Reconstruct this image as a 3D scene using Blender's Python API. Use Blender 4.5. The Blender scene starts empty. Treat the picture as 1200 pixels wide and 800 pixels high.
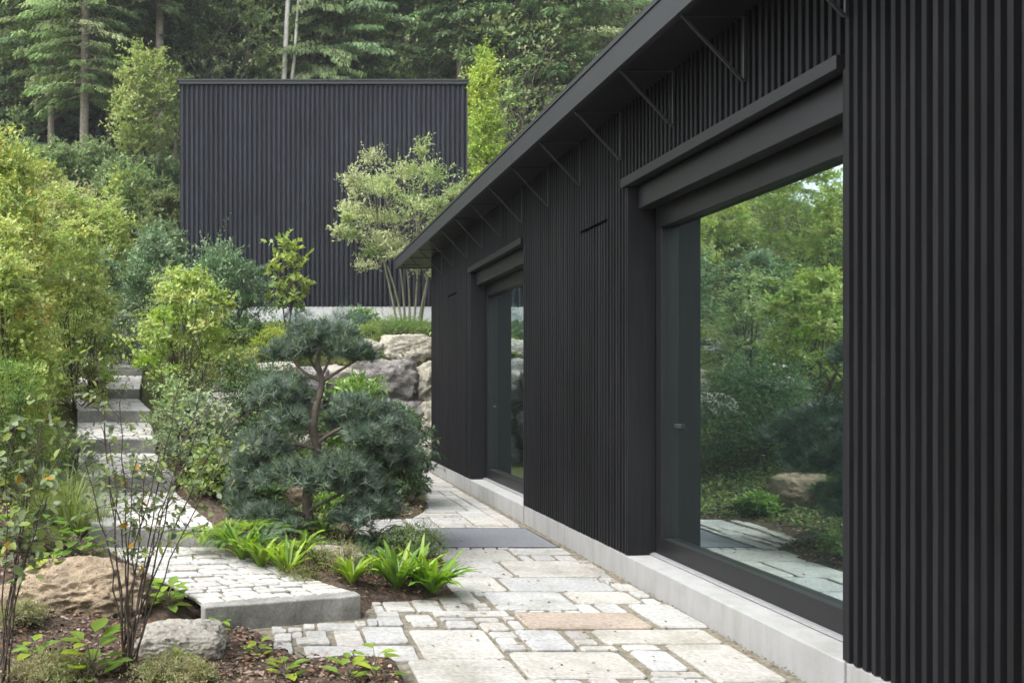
import bpy, math, random
import numpy as np
from mathutils import noise, Vector
R = math.radians
rng = np.random.default_rng(7)
random.seed(7)
scene = bpy.context.scene
COL = scene.collection
HC = 1.5          # camera height
VX, VY = 317, 448  # vanishing point of the photo, in its 1200x800 pixels; 1000 px focal length

# ------------------------------------------------------------------ helpers
def tag(o, label=None, cat=None, group=None, kind=None):
    if label: o['label'] = label
    if cat: o['category'] = cat
    if group: o['group'] = group
    if kind: o['kind'] = kind
    return o

def empty(name, loc, label=None, cat=None, group=None, rz=0):
    o = bpy.data.objects.new(name, None); COL.objects.link(o)
    o.location = loc; o.rotation_euler = (0, 0, rz)
    o.empty_display_size = .1
    return tag(o, label, cat, group)

def mesh_obj(name, v, f, m, parent=None, col=None, smooth=False):
    """v (n,3); f list of faces, or (k,3)/(k,4) int array, or list of such arrays"""
    me = bpy.data.meshes.new(name)
    v = np.asarray(v, dtype=np.float32).reshape(-1, 3)
    if isinstance(f, np.ndarray): f = [f]
    if len(f) and isinstance(f[0], np.ndarray):
        me.vertices.add(len(v)); me.vertices.foreach_set('co', v.ravel())
        loops = np.concatenate([a.ravel() for a in f]).astype(np.int32)
        tot = np.concatenate([np.full(len(a), a.shape[1]) for a in f]).astype(np.int32)
        st = np.concatenate([[0], np.cumsum(tot)[:-1]]).astype(np.int32)
        me.loops.add(len(loops)); me.loops.foreach_set('vertex_index', loops)
        me.polygons.add(len(tot)); me.polygons.foreach_set('loop_start', st)
        me.polygons.foreach_set('loop_total', tot)
        me.update(calc_edges=True); me.validate()
    else:
        me.from_pydata([tuple(map(float, p)) for p in v], [], [tuple(int(i) for i in q) for q in f]); me.update()
    if smooth:
        me.polygons.foreach_set('use_smooth', np.ones(len(me.polygons), dtype=bool))
    if col is not None:
        a = me.color_attributes.new('col', 'FLOAT_COLOR', 'POINT')
        c = np.ones((len(v), 4), dtype=np.float32); c[:, :3] = np.asarray(col, dtype=np.float32)
        a.data.foreach_set('color', c.ravel())
    me.materials.append(m)
    o = bpy.data.objects.new(name, me); COL.objects.link(o)
    if parent: o.parent = parent
    return o

def copy_tree(o, loc, rz=0, sc=1.0, label=None, name=None, sz=None):
    c = o.copy(); COL.objects.link(c)
    c.location = loc; c.rotation_euler = (0, 0, rz); c.scale = (sc, sc, sz or sc)
    if label: c['label'] = label
    for ch in o.children:
        d = ch.copy(); COL.objects.link(d); d.parent = c
    return c

class MB:
    def __init__(s): s.v = []; s.f = []; s.c = []
    def box(s, x0, x1, y0, y1, z0, z1, col=None):
        n = len(s.v)
        s.v += [(x0,y0,z0),(x1,y0,z0),(x1,y1,z0),(x0,y1,z0),(x0,y0,z1),(x1,y0,z1),(x1,y1,z1),(x0,y1,z1)]
        s.f += [(n,n+3,n+2,n+1),(n+4,n+5,n+6,n+7),(n,n+1,n+5,n+4),(n+1,n+2,n+6,n+5),(n+2,n+3,n+7,n+6),(n+3,n,n+4,n+7)]
        s.c += [col or (1,1,1)]*8
    def prism(s, pts, y0, y1):           # (x,z) outline swept along y
        n = len(s.v); k = len(pts)
        s.v += [(x,y0,z) for x,z in pts] + [(x,y1,z) for x,z in pts]
        s.f += [tuple(n+i for i in range(k)), tuple(n+k+i for i in reversed(range(k)))]
        s.f += [(n+i, n+k+i, n+k+(i+1)%k, n+(i+1)%k) for i in range(k)]
        s.c += [(1,1,1)]*(2*k)
    def build(s, name, m, parent=None, bevel=0, colour=False):
        o = mesh_obj(name, s.v, s.f, m, parent, s.c if colour else None)
        if bevel:
            b = o.modifiers.new('bevel', 'BEVEL'); b.width = bevel; b.segments = 2; b.limit_method = 'ANGLE'
        return o

def tubes(lines, sides=6):
    """lines: list of (points (k,3), radii (k,)) -> v, f"""
    V = []; F = []; n = 0
    ang = np.arange(sides) * 2*np.pi/sides
    for P, r in lines:
        P = np.asarray(P, float); r = np.asarray(r, float); k = len(P)
        T = np.gradient(P, axis=0); T /= np.linalg.norm(T, axis=1, keepdims=True) + 1e-9
        ref = np.array([1., 0, 0]) if abs(T[:, 0]).mean() < .7 else np.array([0, 1., 0])
        A = np.cross(T, ref); A /= np.linalg.norm(A, axis=1, keepdims=True) + 1e-9
        B = np.cross(T, A)
        ring = P[:, None] + r[:, None, None]*(np.cos(ang)[None, :, None]*A[:, None] + np.sin(ang)[None, :, None]*B[:, None])
        V.append(ring.reshape(-1, 3))
        i = np.arange(k-1)[:, None]*sides; j = np.arange(sides)[None, :]
        a = n+i+j; b = n+i+(j+1) % sides
        F.append(np.stack([a, b, b+sides, a+sides], -1).reshape(-1, 4))
        n += k*sides
    return np.concatenate(V), np.concatenate(F)

def bez(a, b, c, k=7):
    t = np.linspace(0, 1, k)[:, None]
    return (1-t)**2*np.asarray(a) + 2*t*(1-t)*np.asarray(b) + t*t*np.asarray(c)

def unit(a): return a/(np.linalg.norm(a, axis=-1, keepdims=True) + 1e-9)

# ------------------------------------------------------------------ materials
MATS = {}
def nodes(name):
    m = bpy.data.materials.new(name); m.use_nodes = True
    nt = m.node_tree; p = nt.nodes['Principled BSDF']
    return m, nt, p
def N(nt, t, **kw):
    n = nt.nodes.new(t)
    for k, v in kw.items():
        if k in n.inputs: n.inputs[k].default_value = v
        else: setattr(n, k, v)
    return n
def ramp(nt, src, stops):
    r = nt.nodes.new('ShaderNodeValToRGB'); nt.links.new(src, r.inputs[0])
    e = r.color_ramp.elements
    while len(e) < len(stops): e.new(.5)
    for q, (p, c) in zip(e, stops): q.position = p; q.color = (*c, 1)
    return r.outputs[0]
def coords(nt, scale=(1,1,1)):
    tc = nt.nodes.new('ShaderNodeTexCoord'); mp = nt.nodes.new('ShaderNodeMapping')
    mp.inputs['Scale'].default_value = scale
    nt.links.new(tc.outputs['Object'], mp.inputs[0]); return mp.outputs[0]
def bump(nt, p, h, strength, dist):
    b = N(nt, 'ShaderNodeBump', Strength=strength, Distance=dist)
    nt.links.new(h, b.inputs['Height']); nt.links.new(b.outputs[0], p.inputs['Normal'])
def mixc(nt, a, b, fac, mode='MIX'):
    m = nt.nodes.new('ShaderNodeMix'); m.data_type = 'RGBA'; m.blend_type = mode
    for s, v in ((m.inputs[0], fac), (m.inputs[6], a), (m.inputs[7], b)):
        if hasattr(v, 'is_output'): nt.links.new(v, s)
        elif isinstance(v, (int, float)): s.default_value = v
        else: s.default_value = (*v, 1)
    return m.outputs[2]

def plain(name, c, rough=.5, scale=(6,6,6), var=.25, bmp=.15, metallic=0, dist=.003, spec=.5):
    m, nt, p = nodes(name)
    no = N(nt, 'ShaderNodeTexNoise', Scale=1.0, Detail=8.0, Roughness=.62); nt.links.new(coords(nt, scale), no.inputs[0])
    lo = tuple(x*(1-var) for x in c); hi = tuple(min(1, x*(1+var)) for x in c)
    nt.links.new(ramp(nt, no.outputs[0], [(.3, lo), (.7, hi)]), p.inputs['Base Color'])
    p.inputs['Roughness'].default_value = rough; p.inputs['Metallic'].default_value = metallic
    p.inputs['Specular IOR Level'].default_value = spec
    if bmp: bump(nt, p, no.outputs[0], bmp, dist)
    return m

def leaf_mat(name, trans=.3, rough=.5, spec=.35):
    m, nt, p = nodes(name)
    at = nt.nodes.new('ShaderNodeAttribute'); at.attribute_name = 'col'
    nt.links.new(at.outputs['Color'], p.inputs['Base Color'])
    p.inputs['Roughness'].default_value = rough
    p.inputs['Specular IOR Level'].default_value = spec
    if trans:
        t = nt.nodes.new('ShaderNodeBsdfTranslucent')
        hs = N(nt, 'ShaderNodeHueSaturation', Saturation=1.1, Value=1.15); nt.links.new(at.outputs['Color'], hs.inputs['Color'])
        nt.links.new(hs.outputs[0], t.inputs[0])
        mx = nt.nodes.new('ShaderNodeMixShader'); mx.inputs[0].default_value = trans
        nt.links.new(p.outputs[0], mx.inputs[1]); nt.links.new(t.outputs[0], mx.inputs[2])
        nt.links.new(mx.outputs[0], nt.nodes['Material Output'].inputs[0])
    return m
LEAF = leaf_mat('leaf', .42, .5)
GLOSSY = leaf_mat('glossy_leaf', .28, .42, .4)
NEEDLE = leaf_mat('needle', .2, .6, .3)

def wood_mat(name, c):
    m, nt, p = nodes(name)
    at = nt.nodes.new('ShaderNodeAttribute'); at.attribute_name = 'col'
    no = N(nt, 'ShaderNodeTexNoise', Scale=1.0, Detail=6.0, Roughness=.65); nt.links.new(coords(nt, (60, 60, 2.2)), no.inputs[0])
    n2 = N(nt, 'ShaderNodeTexNoise', Scale=.8, Detail=3.0); nt.links.new(coords(nt, (2, 2, .7)), n2.inputs[0])
    a = ramp(nt, no.outputs[0], [(.3, tuple(x*.62 for x in c)), (.72, tuple(x*1.4 for x in c))])
    b = ramp(nt, n2.outputs[0], [(.35, (.8,.8,.8)), (.7, (1.18,1.18,1.2))])
    x = mixc(nt, a, b, 1.0, 'MULTIPLY')
    nt.links.new(mixc(nt, x, at.outputs['Color'], 1.0, 'MULTIPLY'), p.inputs['Base Color'])
    p.inputs['Roughness'].default_value = .6; p.inputs['Specular IOR Level'].default_value = .16
    bump(nt, p, no.outputs[0], .35, .002)
    return m
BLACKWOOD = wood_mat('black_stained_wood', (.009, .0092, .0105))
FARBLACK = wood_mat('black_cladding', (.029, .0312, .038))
BACKING = plain('black_backing', (.008, .008, .009), .8, bmp=0)
SLOT_SHADE = plain('slot_shade_black', (.0012, .0012, .0012), .9, bmp=0, spec=0.)  # near-pure black puts the slot's inner shade into the colour
BLACKMETAL = plain('black_metal', (.0072, .0074, .0084), .42, (40,40,40), .15, .05, spec=.4)
GREYMETAL = plain('anthracite_metal', (.023, .024, .0265), .4, (3,3,3), .12, .03)
STEEL = plain('brushed_steel', (.45, .45, .46), .35, (2,80,80), .1, .05, metallic=.6)
CONCRETE = plain('pale_concrete', (.25, .25, .248), .8, (3,3,3), .07, .2)
WHITEWALL = plain('white_render', (.55, .55, .55), .85, (2,2,2), .06, .1)
def concrete_detail():
    nt = CONCRETE.node_tree; p = nt.nodes['Principled BSDF']
    src = p.inputs['Base Color'].links[0].from_socket
    no = N(nt, 'ShaderNodeTexNoise', Scale=1.0, Detail=5.0, Roughness=.7); nt.links.new(coords(nt, (7, 7, 1.2)), no.inputs[0])
    f = N(nt, 'ShaderNodeTexNoise', Scale=160.0, Detail=2.0); nt.links.new(coords(nt), f.inputs[0])
    x = mixc(nt, src, ramp(nt, no.outputs[0], [(.35, (.82,.81,.77)), (.6, (1,1,1))]), 1.0, 'MULTIPLY')
    x = mixc(nt, x, ramp(nt, f.outputs[0], [(.25, (.75,.75,.74)), (.42, (1,1,1))]), 1.0, 'MULTIPLY')
    nt.links.new(x, p.inputs['Base Color'])
concrete_detail()

def stone_mat(name, usecol, c=(.4,.38,.34), lo=.7, hi=1.15, scale=4., bs=.5, bd=.01, pits=False, moss=0):
    m, nt, p = nodes(name)
    co = coords(nt)
    n1 = N(nt, 'ShaderNodeTexNoise', Scale=scale, Detail=9.0, Roughness=.65); nt.links.new(co, n1.inputs[0])
    n2 = N(nt, 'ShaderNodeTexNoise', Scale=scale*14, Detail=4.0, Roughness=.6); nt.links.new(co, n2.inputs[0])
    a = ramp(nt, n1.outputs[0], [(.3, (lo,lo,lo)), (.7, (hi,hi,hi))])
    b = ramp(nt, n2.outputs[0], [(.3, (.72,.72,.72)), (.65, (1.1,1.1,1.08))])
    x = mixc(nt, a, b, 1.0, 'MULTIPLY')
    if usecol:
        at = nt.nodes.new('ShaderNodeAttribute'); at.attribute_name = 'col'; base = at.outputs['Color']
    else: base = c
    x = mixc(nt, x, base, 1.0, 'MULTIPLY')
    h = n2.outputs[0]
    if pits:
        vo = N(nt, 'ShaderNodeTexVoronoi', Scale=scale*5); nt.links.new(co, vo.inputs[0])
        pr = ramp(nt, vo.outputs[0], [(.06, (.35,.3,.25)), (.25, (1,1,1))])
        x = mixc(nt, x, pr, .75, 'MULTIPLY')
        mm = N(nt, 'ShaderNodeMath', operation='MULTIPLY'); nt.links.new(pr, mm.inputs[0]); nt.links.new(n2.outputs[0], mm.inputs[1]); h = mm.outputs[0]
    if moss:
        n3 = N(nt, 'ShaderNodeTexNoise', Scale=scale*1.3, Detail=6.0, Roughness=.7); nt.links.new(co, n3.inputs[0])
        x = mixc(nt, x, (.1,.11,.035), ramp(nt, n3.outputs[0], [(.62-.1*moss, (0,0,0)), (.75, (.75,.75,.75))]))
    nt.links.new(x, p.inputs['Base Color']); p.inputs['Roughness'].default_value = .85
    p.inputs['Specular IOR Level'].default_value = .25
    bump(nt, p, h, bs, bd)
    return m
PAVE = stone_mat('natural_stone_slab', True, lo=.84, hi=1.1, scale=2.6, bs=.35, bd=.006)
STEP = stone_mat('grey_granite', False, (.235,.23,.215), .5, 1.35, 5., .5, .006)
ROCK_TAN = stone_mat('tan_travertine_rock', False, (.34,.265,.185), .45, 1.25, 6., .9, .02, True, .4)
ROCK_PALE = stone_mat('pale_limestone', False, (.38,.355,.31), .6, 1.15, 3., .8, .02, True, .5)
ROCK_GREY = stone_mat('grey_limestone', False, (.24,.225,.215), .5, 1.3, 2.4, .8, .03, True, .3)
ROCK_YEL = stone_mat('yellow_lichen_limestone', False, (.4,.375,.305), .6, 1.15, 2.4, .8, .03, False, .7)
BARK = stone_mat('brown_bark', False, (.12,.1,.08), .6, 1.3, 9., .7, .01)
BARK_PALE = stone_mat('pale_bark', False, (.26,.22,.18), .6, 1.25, 7., .6, .01)
BARK_PINE = stone_mat('grey_brown_pine_bark', False, (.2,.165,.135), .55, 1.3, 10., .7, .01)
BARK_BIRCH = stone_mat('white_birch_bark', False, (.62,.6,.55), .55, 1.1, 3., .3, .01)
BARK_OLIVE = stone_mat('olive_bark', False, (.2,.19,.13), .7, 1.2, 9., .4, .005)
TWIG = stone_mat('dark_twig', False, (.075,.058,.048), .6, 1.3, 14., .4, .003)

def stains():
    nt = PAVE.node_tree; p = nt.nodes['Principled BSDF']; src = p.inputs['Base Color'].links[0].from_socket
    no = N(nt, 'ShaderNodeTexNoise', Scale=1.7, Detail=8.0, Roughness=.7); nt.links.new(coords(nt), no.inputs[0])
    f = N(nt, 'ShaderNodeTexNoise', Scale=9., Detail=6.0, Roughness=.75); nt.links.new(coords(nt, (1, 2.5, 1)), f.inputs[0])
    x = mixc(nt, src, ramp(nt, no.outputs[0], [(.36, (.74,.73,.69)), (.52, (1,1,1))]), 1.0, 'MULTIPLY')
    x = mixc(nt, x, ramp(nt, f.outputs[0], [(.3, (.72,.69,.64)), (.45, (1,1,1))]), .8, 'MULTIPLY')
    nt.links.new(x, p.inputs['Base Color'])
stains()
def soil_mat():
    m, nt, p = nodes('garden_soil')
    co = coords(nt)
    n1 = N(nt, 'ShaderNodeTexNoise', Scale=26., Detail=9.0, Roughness=.75); nt.links.new(co, n1.inputs[0])
    n2 = N(nt, 'ShaderNodeTexNoise', Scale=1.6, Detail=5.0); nt.links.new(co, n2.inputs[0])
    c1 = ramp(nt, n1.outputs[0], [(.32, (.022,.016,.012)), (.52, (.085,.062,.048)), (.7, (.2,.15,.11))])
    c2 = ramp(nt, n1.outputs[0], [(.3, (.03,.035,.015)), (.7, (.09,.1,.035))])
    sp = nt.nodes.new('ShaderNodeSeparateXYZ'); nt.links.new(co, sp.inputs[0])
    mr = N(nt, 'ShaderNodeMapRange'); nt.links.new(sp.outputs[1], mr.inputs[0])
    mr.inputs[1].default_value = 8; mr.inputs[2].default_value = 14
    nt.links.new(mixc(nt, c1, c2, mr.outputs[0]), p.inputs['Base Color'])
    p.inputs['Roughness'].default_value = .95; p.inputs['Specular IOR Level'].default_value = .1
    bump(nt, p, n1.outputs[0], .9, .02)
    return m
SOIL = soil_mat()
BED = plain('sandy_joint', (.15,.135,.105), .95, (30,30,30), .5, .6, dist=.01, spec=.1)
MAT_M = plain('charcoal_mat', (.19,.2,.215), .9, (120,120,120), .35, .6, dist=.004, spec=.1)

def glass_mat():
    m, nt, p = nodes('tinted_reflective_glass')
    p.inputs['Base Color'].default_value = (.012,.018,.017,1); p.inputs['Roughness'].default_value = .05
    g = N(nt, 'ShaderNodeBsdfGlossy', Roughness=.014); g.inputs['Color'].default_value = (.78,.92,.9,1)
    mx = nt.nodes.new('ShaderNodeMixShader'); mx.inputs[0].default_value = .66
    nt.links.new(p.outputs[0], mx.inputs[1]); nt.links.new(g.outputs[0], mx.inputs[2])
    nt.links.new(mx.outputs[0], nt.nodes['Material Output'].inputs[0])
    no = N(nt, 'ShaderNodeTexNoise', Scale=1.0, Detail=1.0); nt.links.new(coords(nt, (1.5, 1.2, 2.2)), no.inputs[0])
    b = N(nt, 'ShaderNodeBump', Strength=.07, Distance=.02); nt.links.new(no.outputs[0], b.inputs['Height'])
    nt.links.new(b.outputs[0], g.inputs['Normal'])
    return m
GLASS = glass_mat()

# ------------------------------------------------------------------ terrain
def sm(t): t = np.clip(t, 0, 1); return t*t*(3-2*t)
XPY = [-50,4.60,4.62,4.9,5.15,5.22,5.3,5.47,5.5,5.85,5.9,6.1,6.6,7.3,7.8,8.1,8.6,9.3,9.45,10,11,13,14.6,60]
XPX = [.69,.69,.19,.03,-.1,-.2,.05,.56,.6,.68,.95,1.28,1.42,1.45,1.35,.95,.78,.85,1.55,1.8,2.0,2.3,2.45,2.6]
def xp(Y): return np.interp(Y, XPY, XPX)
SCY = [5.3,7,9,10.5,12,13.5,15,16.5,19]; SCX = [.1,-.85,-1.5,-1.9,-2.2,-2.6,-2.78,-2.98,-3.2]
def xc(Y): return np.interp(Y, SCY, SCX)
def zs(Y): return np.interp(Y, [0,5.24,5.4,7,9,10.5,12,13.5,15,16.5,19,24,35,45,80,300],[0,0,.1,.2,.4,.68,.98,1.28,1.66,2.03,2.75,4.9,9,12,22,30])
def zt(Y): return np.interp(Y, [14.85,15.15,19,22,30,31,45,80,300],[0,1.95,2.75,2.85,3.0,3.3,10.5,22,30])
def G(X, Y):
    X = np.asarray(X, float); Y = np.asarray(Y, float)
    P = xp(Y); S = xc(Y)+.62
    d = np.where(P-S > .05, (P-X)/np.maximum(P-S, .05), 1.)
    Ys = np.where((Y < 6.5) & (X > -.45) & (X < 1.4), Y-(np.clip(X, -.38, .6)+.38)*.3125, Y)
    left = zs(Ys)*sm(d)
    le = np.maximum(0, xc(Y)-.65-X)
    left = left + .3*np.minimum(le, 14)*sm((Y-3.5)/4) + .02
    left = left - .13*sm((.62-np.abs(X-xc(Y)))/.12)*((Y > 5.2) & (Y < 17))
    left = left*(1-.45*sm((-X-8)/6)*sm((Y-13)/8))
    front = np.where(X > P, -.05, left)
    b = sm((X+3.4)/1.2)
    back = zt(Y)*b + left*(1-b)
    w = sm((Y-14.85)/.3)*np.where(X > -1.2, 1, sm((Y-15)/4))
    return np.where(Y > 14.85, front*(1-w)+back*w, front)
def g(x, y): return float(G(x, y))
def axis(*segs):
    a = []
    for lo, hi, st in segs: a += list(np.arange(lo, hi, st))
    return np.array(a+[segs[-1][1]])
gx = axis((-320,-40,20),(-40,-14,2),(-14,-4,.4),(-4,2.9,.08),(2.9,9,.5),(9,40,3),(40,320,20))
gy = axis((-120,-10,10),(-10,3,1),(3,15.6,.08),(15.6,24,.3),(24,60,1.2),(60,320,20))
GX, GY = np.meshgrid(gx, gy); GZ = G(GX, GY)
gn = np.array([noise.noise(Vector((x*3.1, y*3.1, 0)))+.5*noise.noise(Vector((x*9, y*9, 3))) for x, y in zip(GX.ravel(), GY.ravel())]).reshape(GX.shape)
GZ = GZ + np.where(GX > xp(GY)-.08, 0, .018*gn)
ii = np.arange(len(gy)-1)[:, None]*len(gx) + np.arange(len(gx)-1)[None]
F = np.stack([ii, ii+1, ii+1+len(gx), ii+len(gx)], -1).reshape(-1, 4)
tag(mesh_obj('ground', np.stack([GX, GY, GZ], -1).reshape(-1, 3), F, SOIL, smooth=True), kind='structure')

def at(px, py, Y): return np.array([(px-VX)*Y/1000, Y, HC-(py-VY)*Y/1000])

# ------------------------------------------------------------------ paving
PV, PF, PC = [], [], []
COLS = [(.64,.63,.6),(.61,.61,.6),(.68,.67,.64),(.62,.59,.54),(.56,.56,.56),(.66,.64,.59),(.59,.59,.59)]
ALB = .53
ORANGE = (.57,.47,.39); ROSE = (.52,.47,.455); SAND = (.61,.58,.535); BLUEISH = (.52,.54,.57)
def slab(quad, thick=.045, col=None, top=0., jit=.006, cut=.012):
    """quad: 4 corners (x,y,z) counter-clockwise from front-left"""
    q = np.array(quad, float)
    q[:, :2] += rng.uniform(-jit, jit, (4, 2)); q[:, 2] += top + rng.uniform(-.0045, .0045)
    c = q.mean(0)
    size = min(np.linalg.norm(q[1]-q[0]), np.linalg.norm(q[3]-q[0]))
    cut = min(max(cut, .1*size)*rng.uniform(.5, 1.2), .03)
    ring = []
    for i in range(4):
        p, a, b = q[i], q[i-1], q[(i+1) % 4]
        ring.append(p+unit(a-p)*cut); ring.append(p+unit(b-p)*cut)
        m = (p+b)/2 + (c-(p+b)/2)/np.linalg.norm(c-(p+b)/2)*rng.uniform(-.004, .004)*min(1, size/.2)
        ring.append(m)
    ring = np.array(ring); k = len(ring)
    ins = ring + unit(c-ring)*min(.007, size*.06)
    o = np.array([0, 0, 1.])
    V = np.concatenate([ring-o*thick, ring-o*.007, ins])
    n = len(PV)
    PV.extend(V.tolist())
    PF.append(tuple(n+2*k+i for i in range(k)))
    for l in (0, 1):
        for i in range(k):
            PF.append((n+l*k+i, n+l*k+(i+1) % k, n+(l+1)*k+(i+1) % k, n+(l+1)*k+i))
    if col is None: col = COLS[rng.integers(len(COLS))]
    col = np.array(col); col = (col if col[0]-col[2] > .12 else col*.65+.35*np.array([.64,.622,.588]))*ALB*rng.uniform(.9, 1.07)
    PC.extend([col.tolist()]*len(V))
def yd(py): return 1000*HC/(py-VY)
rects = []
def pslab(xl, xr, yref, yb, yf, col=None, gap=.007):
    k = HC/(yref-VY)
    x0, x1 = (xl-VX)*k+gap, (xr-VX)*k-gap
    y0, y1 = yd(yf)+gap, yd(yb)-gap
    rects.append((x0, x1, y0, y1))
    slab([(x0,y0,0),(x1,y0,0),(x1,y1,0),(x0,y1,0)], col=col)
W0, W1, W2 = (.67,.66,.62), (.62,.62,.61), (.6,.61,.62)
for s in [(477,597,772,772,832,W0),(497,594.6,770,736,770.5,(.68,.67,.62)),(357,495,773,756,774,W1),(428,481,751,733,752,W2),
    (394,429,756,738,756),(346,389,754,746,754),(358,385,746,737,746),(320,343,750.5,741,750.5),(316,345,765.5,752,765.5),(372,421,737,728.5,737),
    (318,337,741,736,741),(336,356,739.5,734.5,739.5),(416,432,732,726,732),
    (441,470,721.6,716,721.6),(444,474,731,722,731.5),(453,488,716,711,716),(478,510,726.5,719,726.5),(484,516,732.6,726.5,733),
    (489,521,715,708,715),(523.5,553,714,706.5,714.5),(510,600,722,715.5,722),(516,550,726.5,722.7,726.5),(525,562,734.5,726.7,735),
    (558,588,728,722.5,728),(568,600,738,728.5,738),(576,608,745.5,739,746),(584,609,754,746.5,754.5),(588,620,761,755,761.5),
    (541,563,705,692.5,705.5),(556,574,710,706,710),(560,578,714,710.5,714.5),
    (584,682,713.5,692.7,713.7,W2),(619.5,768,735.5,717.3,736,ORANGE),
    (604,619,717,714.3,717),(621,642,717,714.3,717),(645,661,717,714.3,717),(664,684,717,714.3,717),
    (684,706,716.8,706.5,716.8),(708,738,716.8,706.5,716.8,W2),(677,757,706,692,706,SAND),(776,832,734,707,734.5,W1),
    (623,678,760.5,737.5,761,(.6,.62,.65)),(670,697,747.5,737.5,747.5,ROSE),(676,705,754.5,748,754.5),(682,727,761,755,761),
    (710,852,753,736.7,753.5,(.63,.6,.54)),(733,777,760,754,760.5),(766,813,784.5,761,784.5,W2),(841,928,798,754,798.5,SAND),
    (620,763,793,762.5,793.5,(.68,.65,.59)),(621,656,803,794,803),(657,690,803,794,803,W2),(696,731,803,794,803,ROSE),(745,766,800,794,803),
    (769,810,800,793,801),(767,826,792,785,792.5),(811,839,800,793,801),
    (500,611,656.5,643.5,656.7,(.66,.65,.6)),(603,672,649,641.7,649.3,W1),(612,625,655,650,656),(628,653,655,650,656),(655,678,655,650,656),
    (535,604,675,657.5,675.5,W1),(607,706,675,657,675.5,(.63,.61,.57)),(528,596,691.5,676,692,W0),(599.5,725,691.5,676,692,W2)]:
    pslab(*s)
for i in range(5): pslab(522+i*15.5, 536.5+i*15.5, 643.5, 641.7, 643.5, gap=.003)
mx0, mx1, my0, my1 = (521-VX)*1.5/193, (656-VX)*1.5/193, yd(641.2), yd(618.7)
rects.append((mx0-.01, mx1+.01, my0-.01, my1+.01))
# greedy fill of the remaining paved area
cs = .04
ny = int((14.62+1)/cs); nx = int((2.70+.4)/cs)
YY = -1+(np.arange(ny)+.5)*cs; XX = -.4+(np.arange(nx)+.5)*cs
def s1front(x): return 5.17+(x+.38)*.3125
ok = np.zeros((ny, nx), bool)
for j, y in enumerate(YY):
    ok[j] = (XX > float(xp(y))+.02) & (XX < 2.69)
    if y < 5.6: ok[j] &= ~((y > s1front(XX)-.03) & (XX < .6))
for (x0, x1, y0, y1) in rects:
    ok[np.ix_((YY > y0-.012) & (YY < y1+.012), (XX > x0-.012) & (XX < x1+.012))] = False
for j in range(ny):
    for i in range(nx):
        if not ok[j, i]: continue
        big = YY[j] > 8.9 or YY[j] < 4
        tw = int(rng.uniform(.45, 1.0)/cs) if big else int(rng.uniform(.12, .35)/cs)
        th = int(rng.uniform(.35, .6)/cs) if big else int(rng.uniform(.12, .24)/cs)
        w = 0
        while w < tw and i+w < nx and ok[j, i+w]: w += 1
        h = 1
        while h < th and j+h < ny and ok[j+h, i:i+w].all(): h += 1
        ok[j:j+h, i:i+w] = False
        x0 = XX[i]-cs/2; y0 = YY[j]-cs/2
        if w*cs < .05 or h*cs < .05: continue
        a = .009
        c = None
        if rng.random() < .1: c = [SAND, ROSE, BLUEISH][rng.integers(3)]
        slab([(x0+a,y0+a,0),(x0+w*cs-a,y0+a,0),(x0+w*cs-a,y0+h*cs-a,0),(x0+a,y0+h*cs-a,0)], col=c)
tag(mesh_obj('pavement', PV, PF, PAVE, col=PC), kind='structure')
bv = MB(); bv.box(-.35, 2.74, 4.64, 14.7, -.2, -.012); bv.box(.72, 2.74, -1, 4.636, -.2, -.014)
# sandy bed under the slabs, trimmed to the paved outline
bed = []
ys = np.concatenate([np.arange(-1, 4.6, .4), np.arange(4.61, 14.65, .06)])
bvv = []; bff = []
for y in ys:
    x = float(xp(y))
    if 5.15 < y < 5.5: x = max(x, (y-5.17)/.3125-.38)
    bvv += [(x, y, -.014), (2.75, y, -.014)]
for k in range(len(ys)-1): bff.append((2*k, 2*k+1, 2*k+3, 2*k+2))
tag(mesh_obj('pavement_bed', bvv, bff, BED), kind='structure')

# ------------------------------------------------------------------ stone stair
# (front-left, front-right) of each riser block, its bottom and top height
STEPS = [((-.40,5.17),(.58,5.47),0.,.14),((-1.5,7.02),(-.45,7.02),.15,.30),((-2.05,9.0),(-1.0,9.05),.34,.50),((-2.42,10.5),(-1.42,10.55),.63,.80),
         ((-2.72,12.0),(-1.68,12.0),.94,1.10),((-3.17,13.5),(-2.08,13.5),1.24,1.395),((-3.35,15.0),(-2.25,15.0),1.62,1.78),((-3.5,16.5),(-2.42,16.5),1.96,2.13)]
names = ['lowest long granite step block, beside the cobbles and the fern bed','second granite step from the bottom, at the top of the triangular sett landing',
 'third granite step from the bottom of the garden stair, half behind thin stems','fourth granite step from the bottom of the stair, behind the twiggy shrub',
 'fifth granite step of the garden stair, clear of leaves at its right','sixth granite step of the stair, widest visible riser below the reddish mulch',
 'second highest granite step of the garden stair','topmost small granite step where the stair meets the shrubs']
PV, PF, PC = [], [], []
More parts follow.
